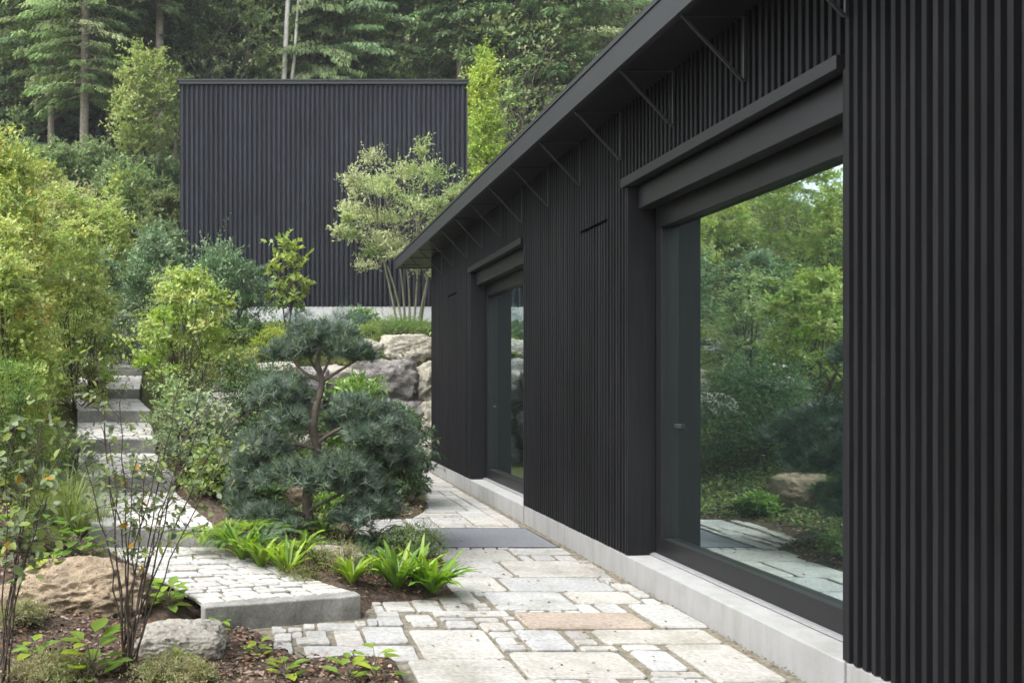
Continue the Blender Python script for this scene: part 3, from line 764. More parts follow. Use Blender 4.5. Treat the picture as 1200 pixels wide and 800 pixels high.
# multi-stem tree before the cabin
def multistem():
    Y = 19.6; base = np.array(onpx(480, Y)); r = []
    C = []; Rd = []
    for px, py, rx, ry in [(430,205,30,14),(470,200,34,14),(510,212,28,14),(415,228,22,10),(450,228,38,16),(490,232,36,16),(522,240,20,10),(408,252,18,9),(440,256,36,14),
                           (478,258,40,16),(510,262,24,12),(412,278,20,8),(448,282,34,14),(486,286,34,14),(440,300,24,10),(470,300,28,10),(500,300,24,12),(500,318,14,12),(400,272,10,5),(460,196,18,8),(485,196,16,8),(528,226,12,8)]:
        for s in range(2):
            dy = rng.uniform(-1.3, 1.3)
            p = at(px+rng.uniform(-9, 9), py+rng.uniform(-11, 9), Y)+np.array([0, dy, 0])-base
            C.append(p); Rd.append((rx*Y/1000*.8, .55, ry*Y/1000*1.25*rng.uniform(.7, 1.3)))
    C = np.array(C)
    lines = []
    for k in range(7):
        b = np.array([(k-3)*.09, rng.uniform(-.12, .12), 0]); x = [-.75,-.35,-.1,.12,.35,.62,.5][k]
        top = C[[0,8,4,9,5,6,10][k]*2]
        P = bez(b, np.array([b[0]+x*.35, rng.uniform(-.2, .2), 1.3]), top, 10); lines.append((P, np.linspace(.03, .01, 10)))
    for c in C:
        P0 = lines[rng.integers(7)][0]; a = P0[rng.integers(5, 9)]
        lines.append((bez(a, (a+c)/2+np.array([0, 0, -.1]), c, 5), np.linspace(.014, .005, 5)))
    plant('multi_stem_tree','feathery pale green multi stemmed tree standing before the tall black building','tree',base,C,Rd,290,.095,.42,[(.22,.27,.1),(.27,.31,.14),(.17,.23,.08),(.3,.32,.17)],lines,bark=BARK_OLIVE,group=None,stem='trunk',crown='crown',shell=.25)
multistem()
S('columnar_tree','narrow bright yellow green tree beside the right edge of the tall black building','tree',568,29,74,80,80,190,.16,.55,[(.24,.32,.05),(.3,.36,.07),(.18,.27,.045)],cr=.42,lo=.04,shape='cone',nstem=1,base_r=.12,bark=BARK,stem='trunk',crown='crown',squash=1.2)

# ------------------------------------------------------------------ the blue pine
def pine():
    Y0 = 7.6; base = at(365, 628, Y0)
    q = lambda px, py, dy=0.: at(px, py, Y0)+np.array([0, dy, 0])-base
    root = empty('sculpted_pine', base, 'blue green cloud pruned pine with separate needle pads over a bare crooked trunk', 'tree')
    trunk = [(366,632,0),(362,606,0),(359,585,.02),(366,555,.03),(373,528,.02),(366,503,-.02),(369,480,0),(376,458,.02),(378,446,.02),(372,425,0),(376,405,0)]
    P = np.array([q(*t) for t in trunk]); tr = np.array([.062,.056,.052,.05,.045,.05,.042,.036,.034,.026,.016])
    k2 = np.linspace(0, len(P)-1, 40); P2 = np.stack([np.interp(k2, np.arange(len(P)), P[:, i]) for i in range(3)], 1); r2 = np.interp(k2, np.arange(len(P)), tr)
    lines = [(P2, r2*.82)]
    def br(a, b, c, r0=.022, r1=.008): lines.append((bez(q(*a), q(*b), q(*c), 8), np.linspace(r0, r1, 8)))
    pads = []   # px,py,dy, rx,ry(px), depth m
    pads += [(345,412,.0,30,17,.3),(378,404,.1,34,22,.34),(405,412,-.1,28,17,.3),(425,418,.05,14,11,.2),(328,416,.05,14,10,.2),(388,392,.1,22,16,.25),(360,396,0,20,14,.25),(405,398,0,16,14,.2),(350,388,.1,12,10,.15)]
    pads += [(322,462,-.1,30,17,.35),(345,478,.15,26,22,.35),(308,474,.2,18,12,.25),(334,492,-.25,24,18,.3)]
    pads += [(412,482,-.2,26,20,.35),(440,492,.1,30,22,.35),(425,510,-.35,30,22,.35),(462,506,.2,28,22,.35),(478,518,.35,22,18,.3),(452,530,-.1,34,22,.35),(470,545,.15,26,18,.3),(405,500,.3,22,16,.3),(445,550,.25,28,14,.3)]
    pads += [(312,528,.1,32,20,.35),(290,548,.3,26,18,.3),(325,560,-.1,30,16,.3),(300,520,.3,22,16,.25),(282,572,.3,20,14,.25)]
    pads += [(395,545,-.4,36,18,.35),(362,556,-.45,30,15,.3),(420,562,-.35,28,14,.3),(388,566,-.3,30,10,.3),(345,548,-.4,24,14,.25)]
    pads += [(428,588,-.4,32,18,.32),(405,600,-.45,22,14,.25),(448,596,-.2,22,16,.28),(440,578,-.1,26,14,.3)]
    pads += [(312,604,-.1,34,15,.3),(338,612,-.2,22,10,.25),(290,610,.1,22,12,.25),(280,592,.2,18,12,.25)]
    br((378,446,.02),(352,440,0),(340,415,0),.02); br((378,446,.02),(395,436,0),(425,418,.05),.018); br((377,440,.02),(362,425,.1),(362,405,.1),.014); br((377,440,0),(385,425,0),(395,402,0),.014)
    br((366,503,0),(345,495,-.1),(325,468,-.1)); br((367,490,0),(360,470,.1),(345,478,.15),.014)
    br((371,520,0),(395,498,-.1),(435,488,.05),.02); br((369,512,0),(400,505,.1),(462,506,.2),.02); br((366,550,0),(410,545,.1),(465,540,.15),.02)
    br((368,525,0),(340,515,.1),(305,530,.15),.02); br((364,560,0),(385,552,-.25),(395,548,-.4),.018)
    br((360,600,0),(378,585,-.1),(425,560,-.3),.02); br((360,605,0),(335,590,-.1),(310,604,-.1),.022); br((310,604,-.1),(300,600,.05),(285,600,.15),.012)
    br((400,634,.05),(415,612,-.1),(428,592,-.4),.034,.012)
    v, f = tubes(lines, 8); mesh_obj('trunk', v, f, BARK_PINE, root, smooth=True)
    # needle tufts: a fan of thin needles on each shoot
    cols = np.array([(.105,.155,.105),(.135,.185,.14),(.08,.125,.08),(.18,.225,.18),(.11,.155,.08)])
    for (px, py, dy, rx, ry, dep) in pads:
        c = q(px, py, dy); k = .0076*.98
        Rr = np.array([rx*k, dep*.88, ry*k])
        area = (Rr[0]*Rr[1]+Rr[2]*(Rr[0]+Rr[1]))
        nt_ = int(max(80, 1250*area))
        d = rdir(nt_); d[:, 2] = np.where(d[:, 2] < -.35, -d[:, 2], d[:, 2])
        p = c+d*Rr*rng.uniform(.3, 1.08, (nt_, 1))*(1+.25*np.sin(d[:, :1]*7+px)*np.cos(d[:, 1:2]*6+py))
        sh = unit(d*np.array([.9, .9, .6])+np.array([0, 0, .75])+rdir(nt_)*.35)     # shoot direction
        nn = 24
        S_ = np.repeat(sh, nn, 0); off = rng.uniform(-.035, .02, (nt_*nn, 1))
        pos = np.repeat(p, nn, 0)+S_*off
        ax = unit(S_*rng.uniform(.35, 1.1, (nt_*nn, 1))+rdir(nt_*nn)*.75)
        L = rng.uniform(.055, .095, nt_*nn)
        cc = np.repeat(cols[rng.integers(len(cols), size=nt_)]*rng.uniform(.6, 1.4, (nt_, 1)), nn, 0)*rng.uniform(.85, 1.15, (nt_*nn, 1))
        sd = unit(np.cross(ax, rdir(nt_*nn)))*.0034
        vv = np.stack([pos-sd, pos+sd, pos+ax*L[:, None]], 1).reshape(-1, 3)
        ff = np.arange(len(vv)).reshape(-1, 3)
        mesh_obj('needle_pad', vv, ff, NEEDLE, root, np.repeat(cc, 3, 0))
pine()

# ------------------------------------------------------------------ ferns and small plants
def strap_fern(loc, n, L, cols, label, sc=1., cat='fern', name='strap_fern', w=.042, upright=.72):
    n = int(n*1.25)
    V, F_, Cc = [], [], []
    for i in range(n):
        th = rng.uniform(0, 2*np.pi); el = rng.uniform(.72, 1.05)*upright*1.85; l = L*rng.uniform(.7, 1.15); ww = w*rng.uniform(.7, 1.2); bend = rng.uniform(.5, 1.9)
        dirh = np.array([math.cos(th), math.sin(th), 0]); side = np.array([-dirh[1], dirh[0], 0])
        k = 9; p = dirh*.02; e = el; n0 = len(V); c = np.array(cols[rng.integers(len(cols))])*rng.uniform(.85, 1.2)
        for s in range(k):
            t = s/(k-1); hw = ww*.5*(math.sin(math.pi*min(1, .18+.82*t))**.55 if t < 1 else .05)
            wav = .35*hw*math.sin(s*2.3+i)
            up = np.array([0, 0, 1.])
            V += [p+side*hw+up*(hw*.35+wav), p-up*hw*.05, p-side*hw+up*(hw*.35-wav)]; Cc += [c, c*1.25, c*.95]
            e -= (.05+.12*t*(1.3-upright))*bend; p = p+(dirh*math.cos(e)+up*math.sin(e))*l/(k-1)
        for s in range(k-1):
            a = n0+3*s; F_ += [(a, a+1, a+4, a+3), (a+1, a+2, a+5, a+4)]
    o = mesh_obj(name, np.array(V), np.array(F_), LEAF, None, np.array(Cc)); o.location = loc
    return tag(o, label, cat)

def feather_fern(loc, n, L, cols, label, name='feather_fern', el0=1.1):
    P, A, Nn, Ls, Cs = [], [], [], [], []; lines = []
    for i in range(n):
        th = 2*np.pi*i/n+rng.uniform(-.3, .3); e = el0*rng.uniform(.75, 1.1); l = L*rng.uniform(.7, 1.1)
        dh = np.array([math.cos(th), math.sin(th), 0]); sd = np.array([-dh[1], dh[0], 0]); p = dh*.02; up = np.array([0, 0, 1.]); k = 20
        pts = [p]; c = np.array(cols[rng.integers(len(cols))])*rng.uniform(.85, 1.2)
        for s in range(k):
            t = (s+1)/k; e -= .085
            st = dh*math.cos(e)+up*math.sin(e); p = p+st*l/k; pts.append(p)
            pl = l*.2*math.sin(math.pi*min(1, .15+.85*t))**.8+.006
            for sg in (-1, 1):
                P.append(p); A.append(unit(sd*sg+st*.45-up*.15)); Nn.append(np.cross(sd, st)*-1+up*.3); Ls.append(pl*rng.uniform(.85, 1.1)); Cs.append(c*rng.uniform(.85, 1.15))
        lines.append((np.array(pts), np.linspace(.003, .001, k+1)))
    Ls = np.array(Ls)
    v, f, c = leafmesh(np.array(P), np.array(A), np.array(Nn), Ls, np.maximum(Ls*.24, .006), np.array(Cs))
    o = mesh_obj(name, v, f, LEAF, None, c); o.location = loc
    return tag(o, label, 'fern')

BRI = [(.17,.27,.025),(.22,.32,.04),(.12,.21,.025)]
MID = [(.09,.17,.03),(.12,.2,.04)]
def gp(px, py, z=0.): Y = 1000*(HC-z)/(py-VY); x = (px-VX)*Y/1000; return (x, Y, max(g(x, Y), z)+.0)
strap_fern(gp(412,696,.03),26,.24,BRI,'small bright strap leaved fern standing right behind the end of the lowest step',w=.036)
strap_fern(gp(465,692,.03),32,.33,BRI+MID,'big strap leaved fern left in the clump at the corner of the bed')
strap_fern(gp(508,694,.03),36,.34,[(.1,.2,.025),(.14,.24,.03)],'darkest strap leaved fern spilling onto the paving at the corner of the bed',upright=.62)
strap_fern(gp(490,682,.04),24,.33,BRI,'strap leaved fern between and behind the two at the bed corner',w=.034)
strap_fern(gp(335,676,.1),26,.31,BRI,'bright strap leaved fern left of the mossy rock',w=.036)
strap_fern(gp(306,664,.14),24,.31,BRI,'upright bright strap leaved fern along the upper edge of the sett landing')
strap_fern(gp(284,655,.16),22,.3,MID+BRI,'strap leaved fern beside an orange leaf next to the second step')
strap_fern(gp(372,672,.1),10,.2,MID,'thin strap leaved fern in front of the mossy rock',w=.03)
strap_fern(gp(378,640,.04),14,.26,BRI,'yellow green strap fern at the foot of the pine trunk',w=.034)
feather_fern(gp(268,640,.2),11,.36,[(.12,.19,.06),(.15,.22,.08)],'pale feathery fern at the left end of the fern bed, next to the second step')
feather_fern(gp(310,642,.16),10,.4,[(.07,.13,.06),(.1,.16,.08)],'dark feathery fern under the lower left pine pad')
feather_fern(gp(345,640,.1),9,.36,MID,'feathery fern between the pine trunk and the landing')
feather_fern(gp(425,660,.03),10,.36,[(.05,.1,.055),(.07,.125,.07)],'blue green feathery fern behind the mossy rock')
feather_fern(gp(440,640,.03),9,.38,[(.06,.1,.05)],'dark arching fern between the pine and the low evergreen at the path')
feather_fern(gp(292,622,.25),10,.4,BRI,'bright feathery fern nearest the third step')
shrub('box_shrub','low dense small leaved evergreen at the edge of the mat','shrub',gp(482,663,.0),.26,.30,22,230,.024,.5,[(.08,.13,.035),(.1,.15,.045),(.06,.1,.03)],cr=.38,lo=.25,kind='kite')
shrub('thyme_cushion','dry olive brown creeping cushion over the mossy rock','plant',gp(395,685,.03),.16,.26,20,260,.018,.4,[(.16,.14,.06),(.2,.17,.09),(.12,.13,.04)],cr=.36,lo=.2)
shrub('thyme_cushion','olive cushion plant at the edge of the setts left of the mossy rock','plant',gp(352,690,.05),.13,.2,16,220,.018,.4,[(.12,.13,.04),(.15,.15,.06)],cr=.36,lo=.2)
feather_fern(gp(240,632,.25),9,.34,BRI,'small bright feathery fern touching the right end of the second step')
feather_fern(gp(470,676,.04),10,.34,[(.07,.14,.06),(.1,.17,.07)],'dark green feathery fern in the middle of the corner fern clump')
feather_fern(gp(325,655,.15),10,.32,BRI,'light feathery fern among the strap ferns above the landing')
strap_fern(gp(262,640,.2),16,.24,MID+BRI,'short strap leaved fern nearest the second step')
strap_fern(gp(448,680,.04),16,.24,BRI,'short strap leaved fern beside the mossy rock on its right')
strap_fern(gp(352,660,.12),14,.26,MID+BRI,'loose strap leaved fern behind the mossy rock')
# foreground weeds and cushions
def weed(px, py, H, n, L, cols, label, name='seedling', asp=.62, z=0):
    loc = gp(px, py, z); P, A, Nn = [], [], []; lines = []
    for i in range(n):
        th = i*2.4+rng.uniform(-.4, .4); u = (i+.6)/n; rr = rng.uniform(.15, .5)*H*(1.1-u*.5)
        tip = np.array([math.cos(th)*rr, math.sin(th)*rr, H*u*rng.uniform(.8, 1)])
        lines.append((bez((0, 0, 0), (tip[0]*.2, tip[1]*.2, tip[2]*.7), tip, 5), np.linspace(.003, .0015, 5)))
        P.append(tip); A.append((math.cos(th), math.sin(th), rng.uniform(-.1, .6))); Nn.append((0, 0, 1.))
    l = L*1.8*rng.uniform(.7, 1.15, n); cc = np.array(cols)[rng.integers(len(cols), size=n)]*rng.uniform(.85, 1.15, (n, 1))
    r = empty(name, loc, label, 'plant')
    v, f, c = leafmesh(np.array(P), unit(np.array(A)), np.array(Nn), l, l*asp, cc, 'oval'); mesh_obj('foliage', v, f, LEAF, r, c)
    v, f = tubes(lines, 5); mesh_obj('stem', v, f, BARK_OLIVE, r)
LIME = [(.28,.36,.04),(.2,.3,.035),(.15,.25,.04)]
weed(108,800,.25,20,.075,LIME,'leafy lime green plant at the foot of the twiggy shrub')
weed(197,728,.17,26,.06,LIME[1:],'yellow green plant between the big rock and the lowest step')
weed(212,790,.1,9,.045,LIME,'small three leaved plant touching the smaller rock')
weed(335,798,.09,8,.055,LIME,'lime seedling lying low in the soil right of the smaller rock')
weed(408,800,.13,8,.055,LIME,'taller lime seedling left of the pair beside the front slab')
weed(440,797,.17,7,.06,LIME[1:],'grey stemmed seedling with one round leaf beside the front slab')
weed(302,772,.08,9,.04,LIME,'small seedling in front of the left end of the lowest step')
weed(258,742,.08,7,.04,LIME,'small lime plant at the left end of the lowest step')
weed(38,782,.1,8,.06,LIME,'pale green seedling at the lower left in bare soil')
weed(60,716,.15,20,.06,MID+LIME,'bushy green weed left behind the big rock')
weed(22,700,.2,24,.065,MID,'darker green weed at the left edge above the big rock')
weed(92,672,.24,26,.07,MID+LIME[2:],'broad leaved weed touching the top of the big rock',z=.12)
weed(50,670,.26,26,.075,MID,'broad leaved weed below the grass clump',z=.12)
weed(8,664,.25,22,.07,LIME[1:],'yellowish weed at the left edge beneath the soft green shrub',z=.12)
for px, py, w_, lb in [(196,806,.19,'olive green cushion plant in front of the smaller rock'),(60,806,.2,'dry grey green cushion plant at the bottom left'),(22,752,.16,'silvery cushion plant beneath the big rock at the left'),(225,812,.14,'yellowish cushion plant at the bottom edge beside the seedling')]:
    shrub('sedum_cushion', lb, 'plant', gp(px, py), .1, w_, 22, 260, .02, .4, [(.17,.18,.06),(.2,.2,.1),(.13,.15,.05),(.25,.22,.12)], cr=.34, lo=.2)
# grass clumps
def grass(loc, n, L, cols, label, name='grass_clump'):
    V, F_, Cc = [], [], []
    for i in range(n):
        th = rng.uniform(0, 2*np.pi); e = rng.uniform(.9, 1.5); l = L*rng.uniform(.6, 1.1); dh = np.array([math.cos(th), math.sin(th), 0]); sd = np.array([-dh[1], dh[0], 0])
        p = dh*rng.uniform(0, .1)+sd*rng.uniform(-.05, .05); k = 7; n0 = len(V); c = np.array(cols[rng.integers(len(cols))])*rng.uniform(.8, 1.2)
        for s in range(k):
            t = s/(k-1); hw = .0045*(1-t*.9)
            V += [p+sd*hw, p-sd*hw]; Cc += [c, c]; e -= .32*t*rng.uniform(.7, 1.3); p = p+(dh*math.cos(e)+np.array([0, 0, math.sin(e)]))*l/(k-1)
        F_ += [(n0+2*s, n0+2*s+1, n0+2*s+3, n0+2*s+2) for s in range(k-1)]
    o = mesh_obj(name, np.array(V), np.array(F_), LEAF, None, np.array(Cc)); o.location = loc; tag(o, label, 'grass')
GR = [(.2,.27,.06),(.25,.31,.1),(.14,.21,.04),(.3,.33,.15)]
grass(gp(85,640,.15),300,.62,GR,'tall bright grass clump left of the lower stair')
grass(gp(52,632,.2),220,.55,GR,'grass clump further left behind the tall bright one')
grass(gp(112,628,.15),160,.45,GR,'grass clump with arching pale blades beside the third step')
grass(gp(78,590,.4),160,.5,[(.13,.2,.04),(.18,.25,.06)],'darker grass clump higher up under the yellow shrub')
shrub('silver_perennial','greyish soft perennial left of the fourth step','plant',onpx(88,9.6),.5,.35,16,160,.05,.3,SILV,cr=.36,lo=.1)

# ------------------------------------------------------------------ twiggy foreground shrubs
def twiggy(base_px, Y, tops, label, nl, L, cols, r0=.0062):
    base = np.array([(base_px-VX)*Y/1000, Y, 0]); base[2] = g(base[0], base[1])-.02
    root = empty('twiggy_shrub', base, label, 'shrub'); lines = []; P, A = [], []
    for (px, py, dy, lf) in tops:
        tip = at(px, py, Y+dy)-base
        b = np.array([rng.uniform(-.045, .045), rng.uniform(-.05, .05), 0])
        m = np.array([b[0]+tip[0]*rng.uniform(.25, .45), tip[1]*.4, tip[2]*.55])
        pts = bez(b, m, tip, 14); pts[1:-1] += rng.normal(0, .007, (12, 3))
        lines.append((pts, np.linspace(r0*rng.uniform(.7, 1.1), .0022, 14)))
        for s in range(int(lf*1.7)):
            t = rng.uniform(.42, 1)**.8; i = min(12, int(t*13)); a = pts[i]+(pts[i+1]-pts[i])*rng.random()
            dd = unit(rdir(1)[0]*np.array([1, 1, .45])+np.array([0, 0, .25])); l = rng.uniform(.06, .24)
            q = bez(a, a+dd*l*.5+np.array([0, 0, .02]), a+dd*l, 5); lines.append((q, np.linspace(.0016, .0008, 5)))
            for w in range(rng.integers(2, nl+1)):
                P.append(q[rng.integers(2, 5)]); A.append(unit(dd*.5+rdir(1)[0]*.8+np.array([0, 0, -.15])))
    n = len(P); l = L*rng.uniform(.65, 1.2, n); cc = np.array(cols)[rng.integers(len(cols), size=n)]*rng.uniform(.8, 1.2, (n, 1))
    v, f, c = leafmesh(np.array(P), np.array(A), unit(np.array([0, 0, .8])+rdir(n)*.7), l, l*.68, cc, 'oval'); mesh_obj('foliage', v, f, LEAF, root, c)
    v, f = tubes(lines, 6); mesh_obj('stem', v, f, TWIG, root, smooth=True)
FG = [(.18,.24,.09),(.21,.27,.1),(.15,.2,.1),(.24,.29,.08),(.2,.24,.16)]
FO = FG*12+[(.45,.25,.04)]
twiggy(146,4.35,[(112,404,.1,9),(118,470,.3,9),(100,540,.0,7),(128,520,.2,6),(160,540,-.05,6),(172,548,.0,7),(190,520,.15,9),(222,500,.2,12),(205,560,-.1,7),(250,470,.25,15),(285,470,.3,15),(268,520,.1,12),(240,440,.3,11),(215,425,.35,12),(140,470,.1,8)],
       'sparse twiggy shrub with dark bare stems fanning up in the left foreground',5,.041,FO)
twiggy(2,4.1,[(30,560,.1,9),(12,500,.1,9),(45,500,.2,10),(62,560,.1,8),(-20,480,.1,9),(24,620,.0,6),(55,470,.3,9),(75,520,.2,9)],
       'thin stemmed shrub with drooping grey green leaves cut by the left edge',4,.055,FO,.006)

# ------------------------------------------------------------------ rocks
def rock(label, c, size, mat, seed, rz=0, sub=5, blocky=.65, amp=.12, name='boulder', cat='boulder', pit=1.2, group=None):
    import bmesh
    bm = bmesh.new(); bmesh.ops.create_icosphere(bm, subdivisions=sub, radius=1)
    off = Vector((seed*7.3, seed*3.1, seed*1.7))
    for v in bm.verts:
        p = v.co.copy(); m = max(abs(p.x), abs(p.y), abs(p.z))
        p = p*(1-blocky)+(p/m*.8)*blocky
        d = v.co.normalized()
        h = noise.noise(d*1.1+off)*1.3+noise.noise(d*2.6+off)*.7+abs(noise.noise(d*5+off))*-.5+noise.noise(d*9+off)*.4+noise.noise(d*19+off)*.28+noise.noise(d*40+off)*.14-max(0, .34-noise.voronoi(d*(5 if sub > 5 else 3.4)+off)[0][0])*pit
        p = p*(1+amp*h)
        v.co = Vector((p.x*size[0]/2*1.15, p.y*size[1]/2*1.15, p.z*size[2]/2*1.15))
    me = bpy.data.meshes.new(name); bm.to_mesh(me); bm.free(); me.materials.append(mat)
    me.polygons.foreach_set('use_smooth', np.ones(len(me.polygons), dtype=bool))
    o = bpy.data.objects.new(name, me); COL.objects.link(o); o.location = c; o.rotation_euler = (rng.uniform(-.06, .06), rng.uniform(-.06, .06), rz)
    return tag(o, label, cat, group)
rock('large tan pitted boulder lying behind the twiggy shrub in the left foreground', (-1.27,5.5,.08), (1.1,.7,.5), ROCK_TAN, 1, .1, 6, .5, .17, 'garden_rock', 'rock')
rock('smaller pale pitted rock in front of the lowest step', (-.49,4.72,.03), (.48,.36,.25), ROCK_PALE, 5, -.1, 6, .6, .15, 'garden_rock', 'rock')
rock('small mossy rock half buried between the ferns', (.5,6.65,.08), (.5,.4,.28), ROCK_PALE, 9, .2, 5, .45, .14, 'garden_rock', 'rock')
WALLR = [ # px, py, w, h, Y, depth, mat, label
 (480,411,64,34,15.2,.8,ROCK_YEL,'pale yellow lichened boulder crowning the boulder wall beside the house'),
 (424,413,54,30,15.3,.7,ROCK_PALE,'pale grey boulder on top of the wall, just right of the top pine pad'),
 (447,448,86,56,14.95,.9,ROCK_GREY,'biggest dark grey boulder in the middle of the boulder wall'),
 (503,448,40,46,15.0,.8,ROCK_YEL,'pale boulder wedged between the biggest dark boulder and the house corner'),
 (464,488,62,46,14.9,.8,ROCK_GREY,'grey boulder below the biggest dark one'),
 (508,492,42,46,14.9,.7,ROCK_YEL,'upright squared boulder beside the house corner'),
 (503,536,46,48,14.75,.7,ROCK_PALE,'lowest boulder at the foot of the house corner'),
 (455,530,58,46,14.75,.7,ROCK_GREY,'low grey boulder hidden behind the dark laurel'),
 (396,456,52,44,14.6,.8,ROCK_PALE,'grey boulder behind the pine trunk fork'),
 (362,452,46,42,14.3,.8,ROCK_GREY,'pinkish grey boulder behind the left half of the pine top'),
 (320,444,56,36,13.7,.8,ROCK_PALE,'pinkish boulder left of the top pine pad'),
 (274,448,46,34,13.4,.7,ROCK_PALE,'pale boulder below the golden mound of leaves'),
 (300,474,50,38,13.0,.7,ROCK_YEL,'weathered boulder in the second course left of the pine'),
 (262,480,40,36,12.7,.6,ROCK_PALE,'small boulder at the left end of the boulder row'),
 (345,490,60,44,13.4,.8,ROCK_GREY,'dark boulder hidden behind the left pine pads'),
 (405,502,60,48,14.2,.8,ROCK_GREY,'boulder low behind the fresh green shrub'),
 (345,530,60,48,13.2,.7,ROCK_PALE,'bottom course boulder hidden behind the pine trunk'),
 (405,545,56,44,14.1,.7,ROCK_YEL,'bottom course boulder behind the dark laurel')]
for i, (px, py, w, h, Y, dp, m, lb) in enumerate(WALLR):
    c = at(px, py, Y+dp*.4); k = Y/1000
    rock(lb, c, (w*k*1.06, dp, h*k*1.08), m, 20+i, rng.uniform(-.1, .1), 5, .55, .16, pit=.8, group='boulders of the garden retaining wall')
for i, (x, z, w, h) in enumerate([(3.6,.4,1.1,.9),(4.7,.4,1.1,.9),(3.5,1.2,1.0,.75),(4.5,1.2,1.,.75),(3.4,1.95,1.,.7),(4.6,1.95,1.1,.7),(5.8,.5,1.2,1.1),(5.8,1.6,1.2,1.0)]):
    o = rock('one of the wall boulders hidden behind the house corner', (x, 15.25, z), (w, .8, h), [ROCK_GREY, ROCK_YEL][i % 2], 60+i, 0, 4, .72, .09, group='boulders of the garden retaining wall')
rock('rounded pale boulder half hidden behind the pine trunk, mirrored in the big glass', (.15,9.45,.25), (.62,.5,.5), ROCK_TAN, 83, .3, 5, .3, .13, 'garden_rock', 'rock')
rock('pale rock half hidden in the silvery shrub right of the stair', (-.7,10.5,1.0), (.6,.5,.45), ROCK_PALE, 87, .3, 5, .3, .13, 'garden_rock', 'rock')
rock('low boulder on the left bank mirrored in the middle of the glass', onpx(-300,9.5,.15), (.9,.7,.6), ROCK_PALE, 81, .3, 5, .4, .13, 'garden_rock', 'rock')

# ------------------------------------------------------------------ forest
def conifer(name, label, H, Rmax, z0, nb, ns, cols, L=.5, droop=.25, hang=.5, bark=BARK, tr=.2, sparse=1., group=None, wid=.2, loc=(0,0,0), dens=3.2):
    nb = int(nb*1.6); L = L*.78; hang = hang*1.25
    root = empty(name, loc, label, 'tree', group)
    lines = [(np.array([[0,0,-.5],[.03*H*rng.uniform(-.3,.3),.02,H*.5],[0,0,H]]), np.array([tr, tr*.65, .03]))]
    P, A, Nn, Ls, Cc = [], [], [], [], []
    cols = np.array(cols)
    for i in range(nb):
        u = (i+rng.random())/nb; z = z0+(H-z0)*u; l = Rmax*1.15*((1-u)**.6*.9+.1)*rng.uniform(.55, 1.1)*(.55+.45*min(1, u*6))
        th = i*2.399+rng.uniform(-.4, .4); d = np.array([math.cos(th), math.sin(th), 0])
        a = np.array([0, 0, z]); e = a+d*l+np.array([0, 0, -droop*l*rng.uniform(.5, 1.3)]); mid = (a+e)/2+np.array([0, 0, .12*l])
        q = bez(a, mid, e, 6); lines.append((q, np.linspace(.02+.007*l, .006, 6)))
        n = int(ns*(.35+l/Rmax)*sparse*dens); L_ = L*.72
        t = rng.uniform(.12, 1, n)**.7; ql = np.stack([np.interp(t*5, np.arange(6), q[:, k]) for k in range(3)], 1)
        sd = np.array([-d[1], d[0], 0]); sg = rng.choice([-1, 1], n)[:, None]
        wgt = ((1.05-t)*.55+.12)[:, None]*l*.55
        P.append(ql+sd*sg*wgt*rng.random((n, 1))+np.array([0, 0, 1])*rng.uniform(-.12, .06, (n, 1)))
        A.append(unit(d*.8+sd*sg*.55+np.array([0, 0, -hang])+rdir(n)*.35)); Nn.append(unit(np.array([0, 0, 1.])+rdir(n)*.45))
        Ls.append(L_*rng.uniform(.5, 1.3, n)); Cc.append(np.repeat((cols[rng.integers(len(cols))]*rng.uniform(.75, 1.25))[None], n, 0)*rng.uniform(.8, 1.2, (n, 1)))
    Ls = np.concatenate(Ls)
    v, f, c = leafmesh(np.concatenate(P), np.concatenate(A), np.concatenate(Nn), Ls, Ls*wid+.03, np.concatenate(Cc)*1.25)
    mesh_obj('crown', v, f, LEAF, root, c)
    v, f = tubes(lines, 6); mesh_obj('trunk', v, f, bark, root, smooth=True)
    return root
LARCH = [(.19,.265,.1),(.225,.29,.12),(.16,.24,.09),(.24,.285,.14)]
SPR = [(.12,.175,.08),(.14,.2,.09),(.16,.22,.1),(.1,.15,.075)]
FIR = [(.14,.2,.12),(.16,.22,.14),(.12,.175,.11)]
HEM = [(.14,.235,.1),(.165,.26,.11),(.18,.265,.13)]
def onf(px, Y): x = (px-VX)*Y/1000; return (x, Y, g(x, Y))
conifer('larch_tree','yellow green larch with a bare pale trunk nearest the left edge',23,3.0,3.5,150,70,LARCH,.4,.3,.6,BARK_PALE,.17,.62,loc=onf(60,37.5))
conifer('larch_tree','larch with a bare reddish pale trunk, second from the left edge',24,3.2,3.0,160,70,LARCH,.4,.3,.6,BARK_PALE,.2,.62,loc=onf(98,35.5))
conifer('spruce_tree','dark spruce whose grey trunk shows beside the left edge of the tall black building',24,3.2,7.5,130,80,SPR,.45,.35,.5,BARK_PALE,.22,loc=onf(187,36))
conifer('spruce_tree','slim spruce with a thin grey trunk left of the one touching the black building',22,2.4,6.5,120,70,SPR,.42,.35,.5,BARK_PALE,.15,loc=onf(161,37))
conifer('pale_larch','feathery olive larch above the right part of the black building roof',26,4.2,6,150,90,HEM,.5,.25,.7,BARK_PALE,.2,.75,loc=onf(420,40))
conifer('tall_pine','tall tree with straight grey trunk just left of the bright narrow tree',27,3.6,9,130,80,HEM,.5,.2,.5,BARK_PALE,.24,.8,loc=onf(543,38))
conifer('tall_pine','tall tree with straight grey trunk right of the bright narrow tree, above the eaves',27,3.8,8,130,80,HEM+LARCH,.5,.2,.5,BARK_PALE,.22,.75,loc=onf(647,37))
conifer('weeping_birch','drooping olive leaved tree beside the white birch trunk',22,3.6,5,130,90,[(.17,.23,.1),(.15,.21,.08),(.2,.25,.12)],.42,.5,1.2,BARK,.16,.8,loc=onf(372,39))
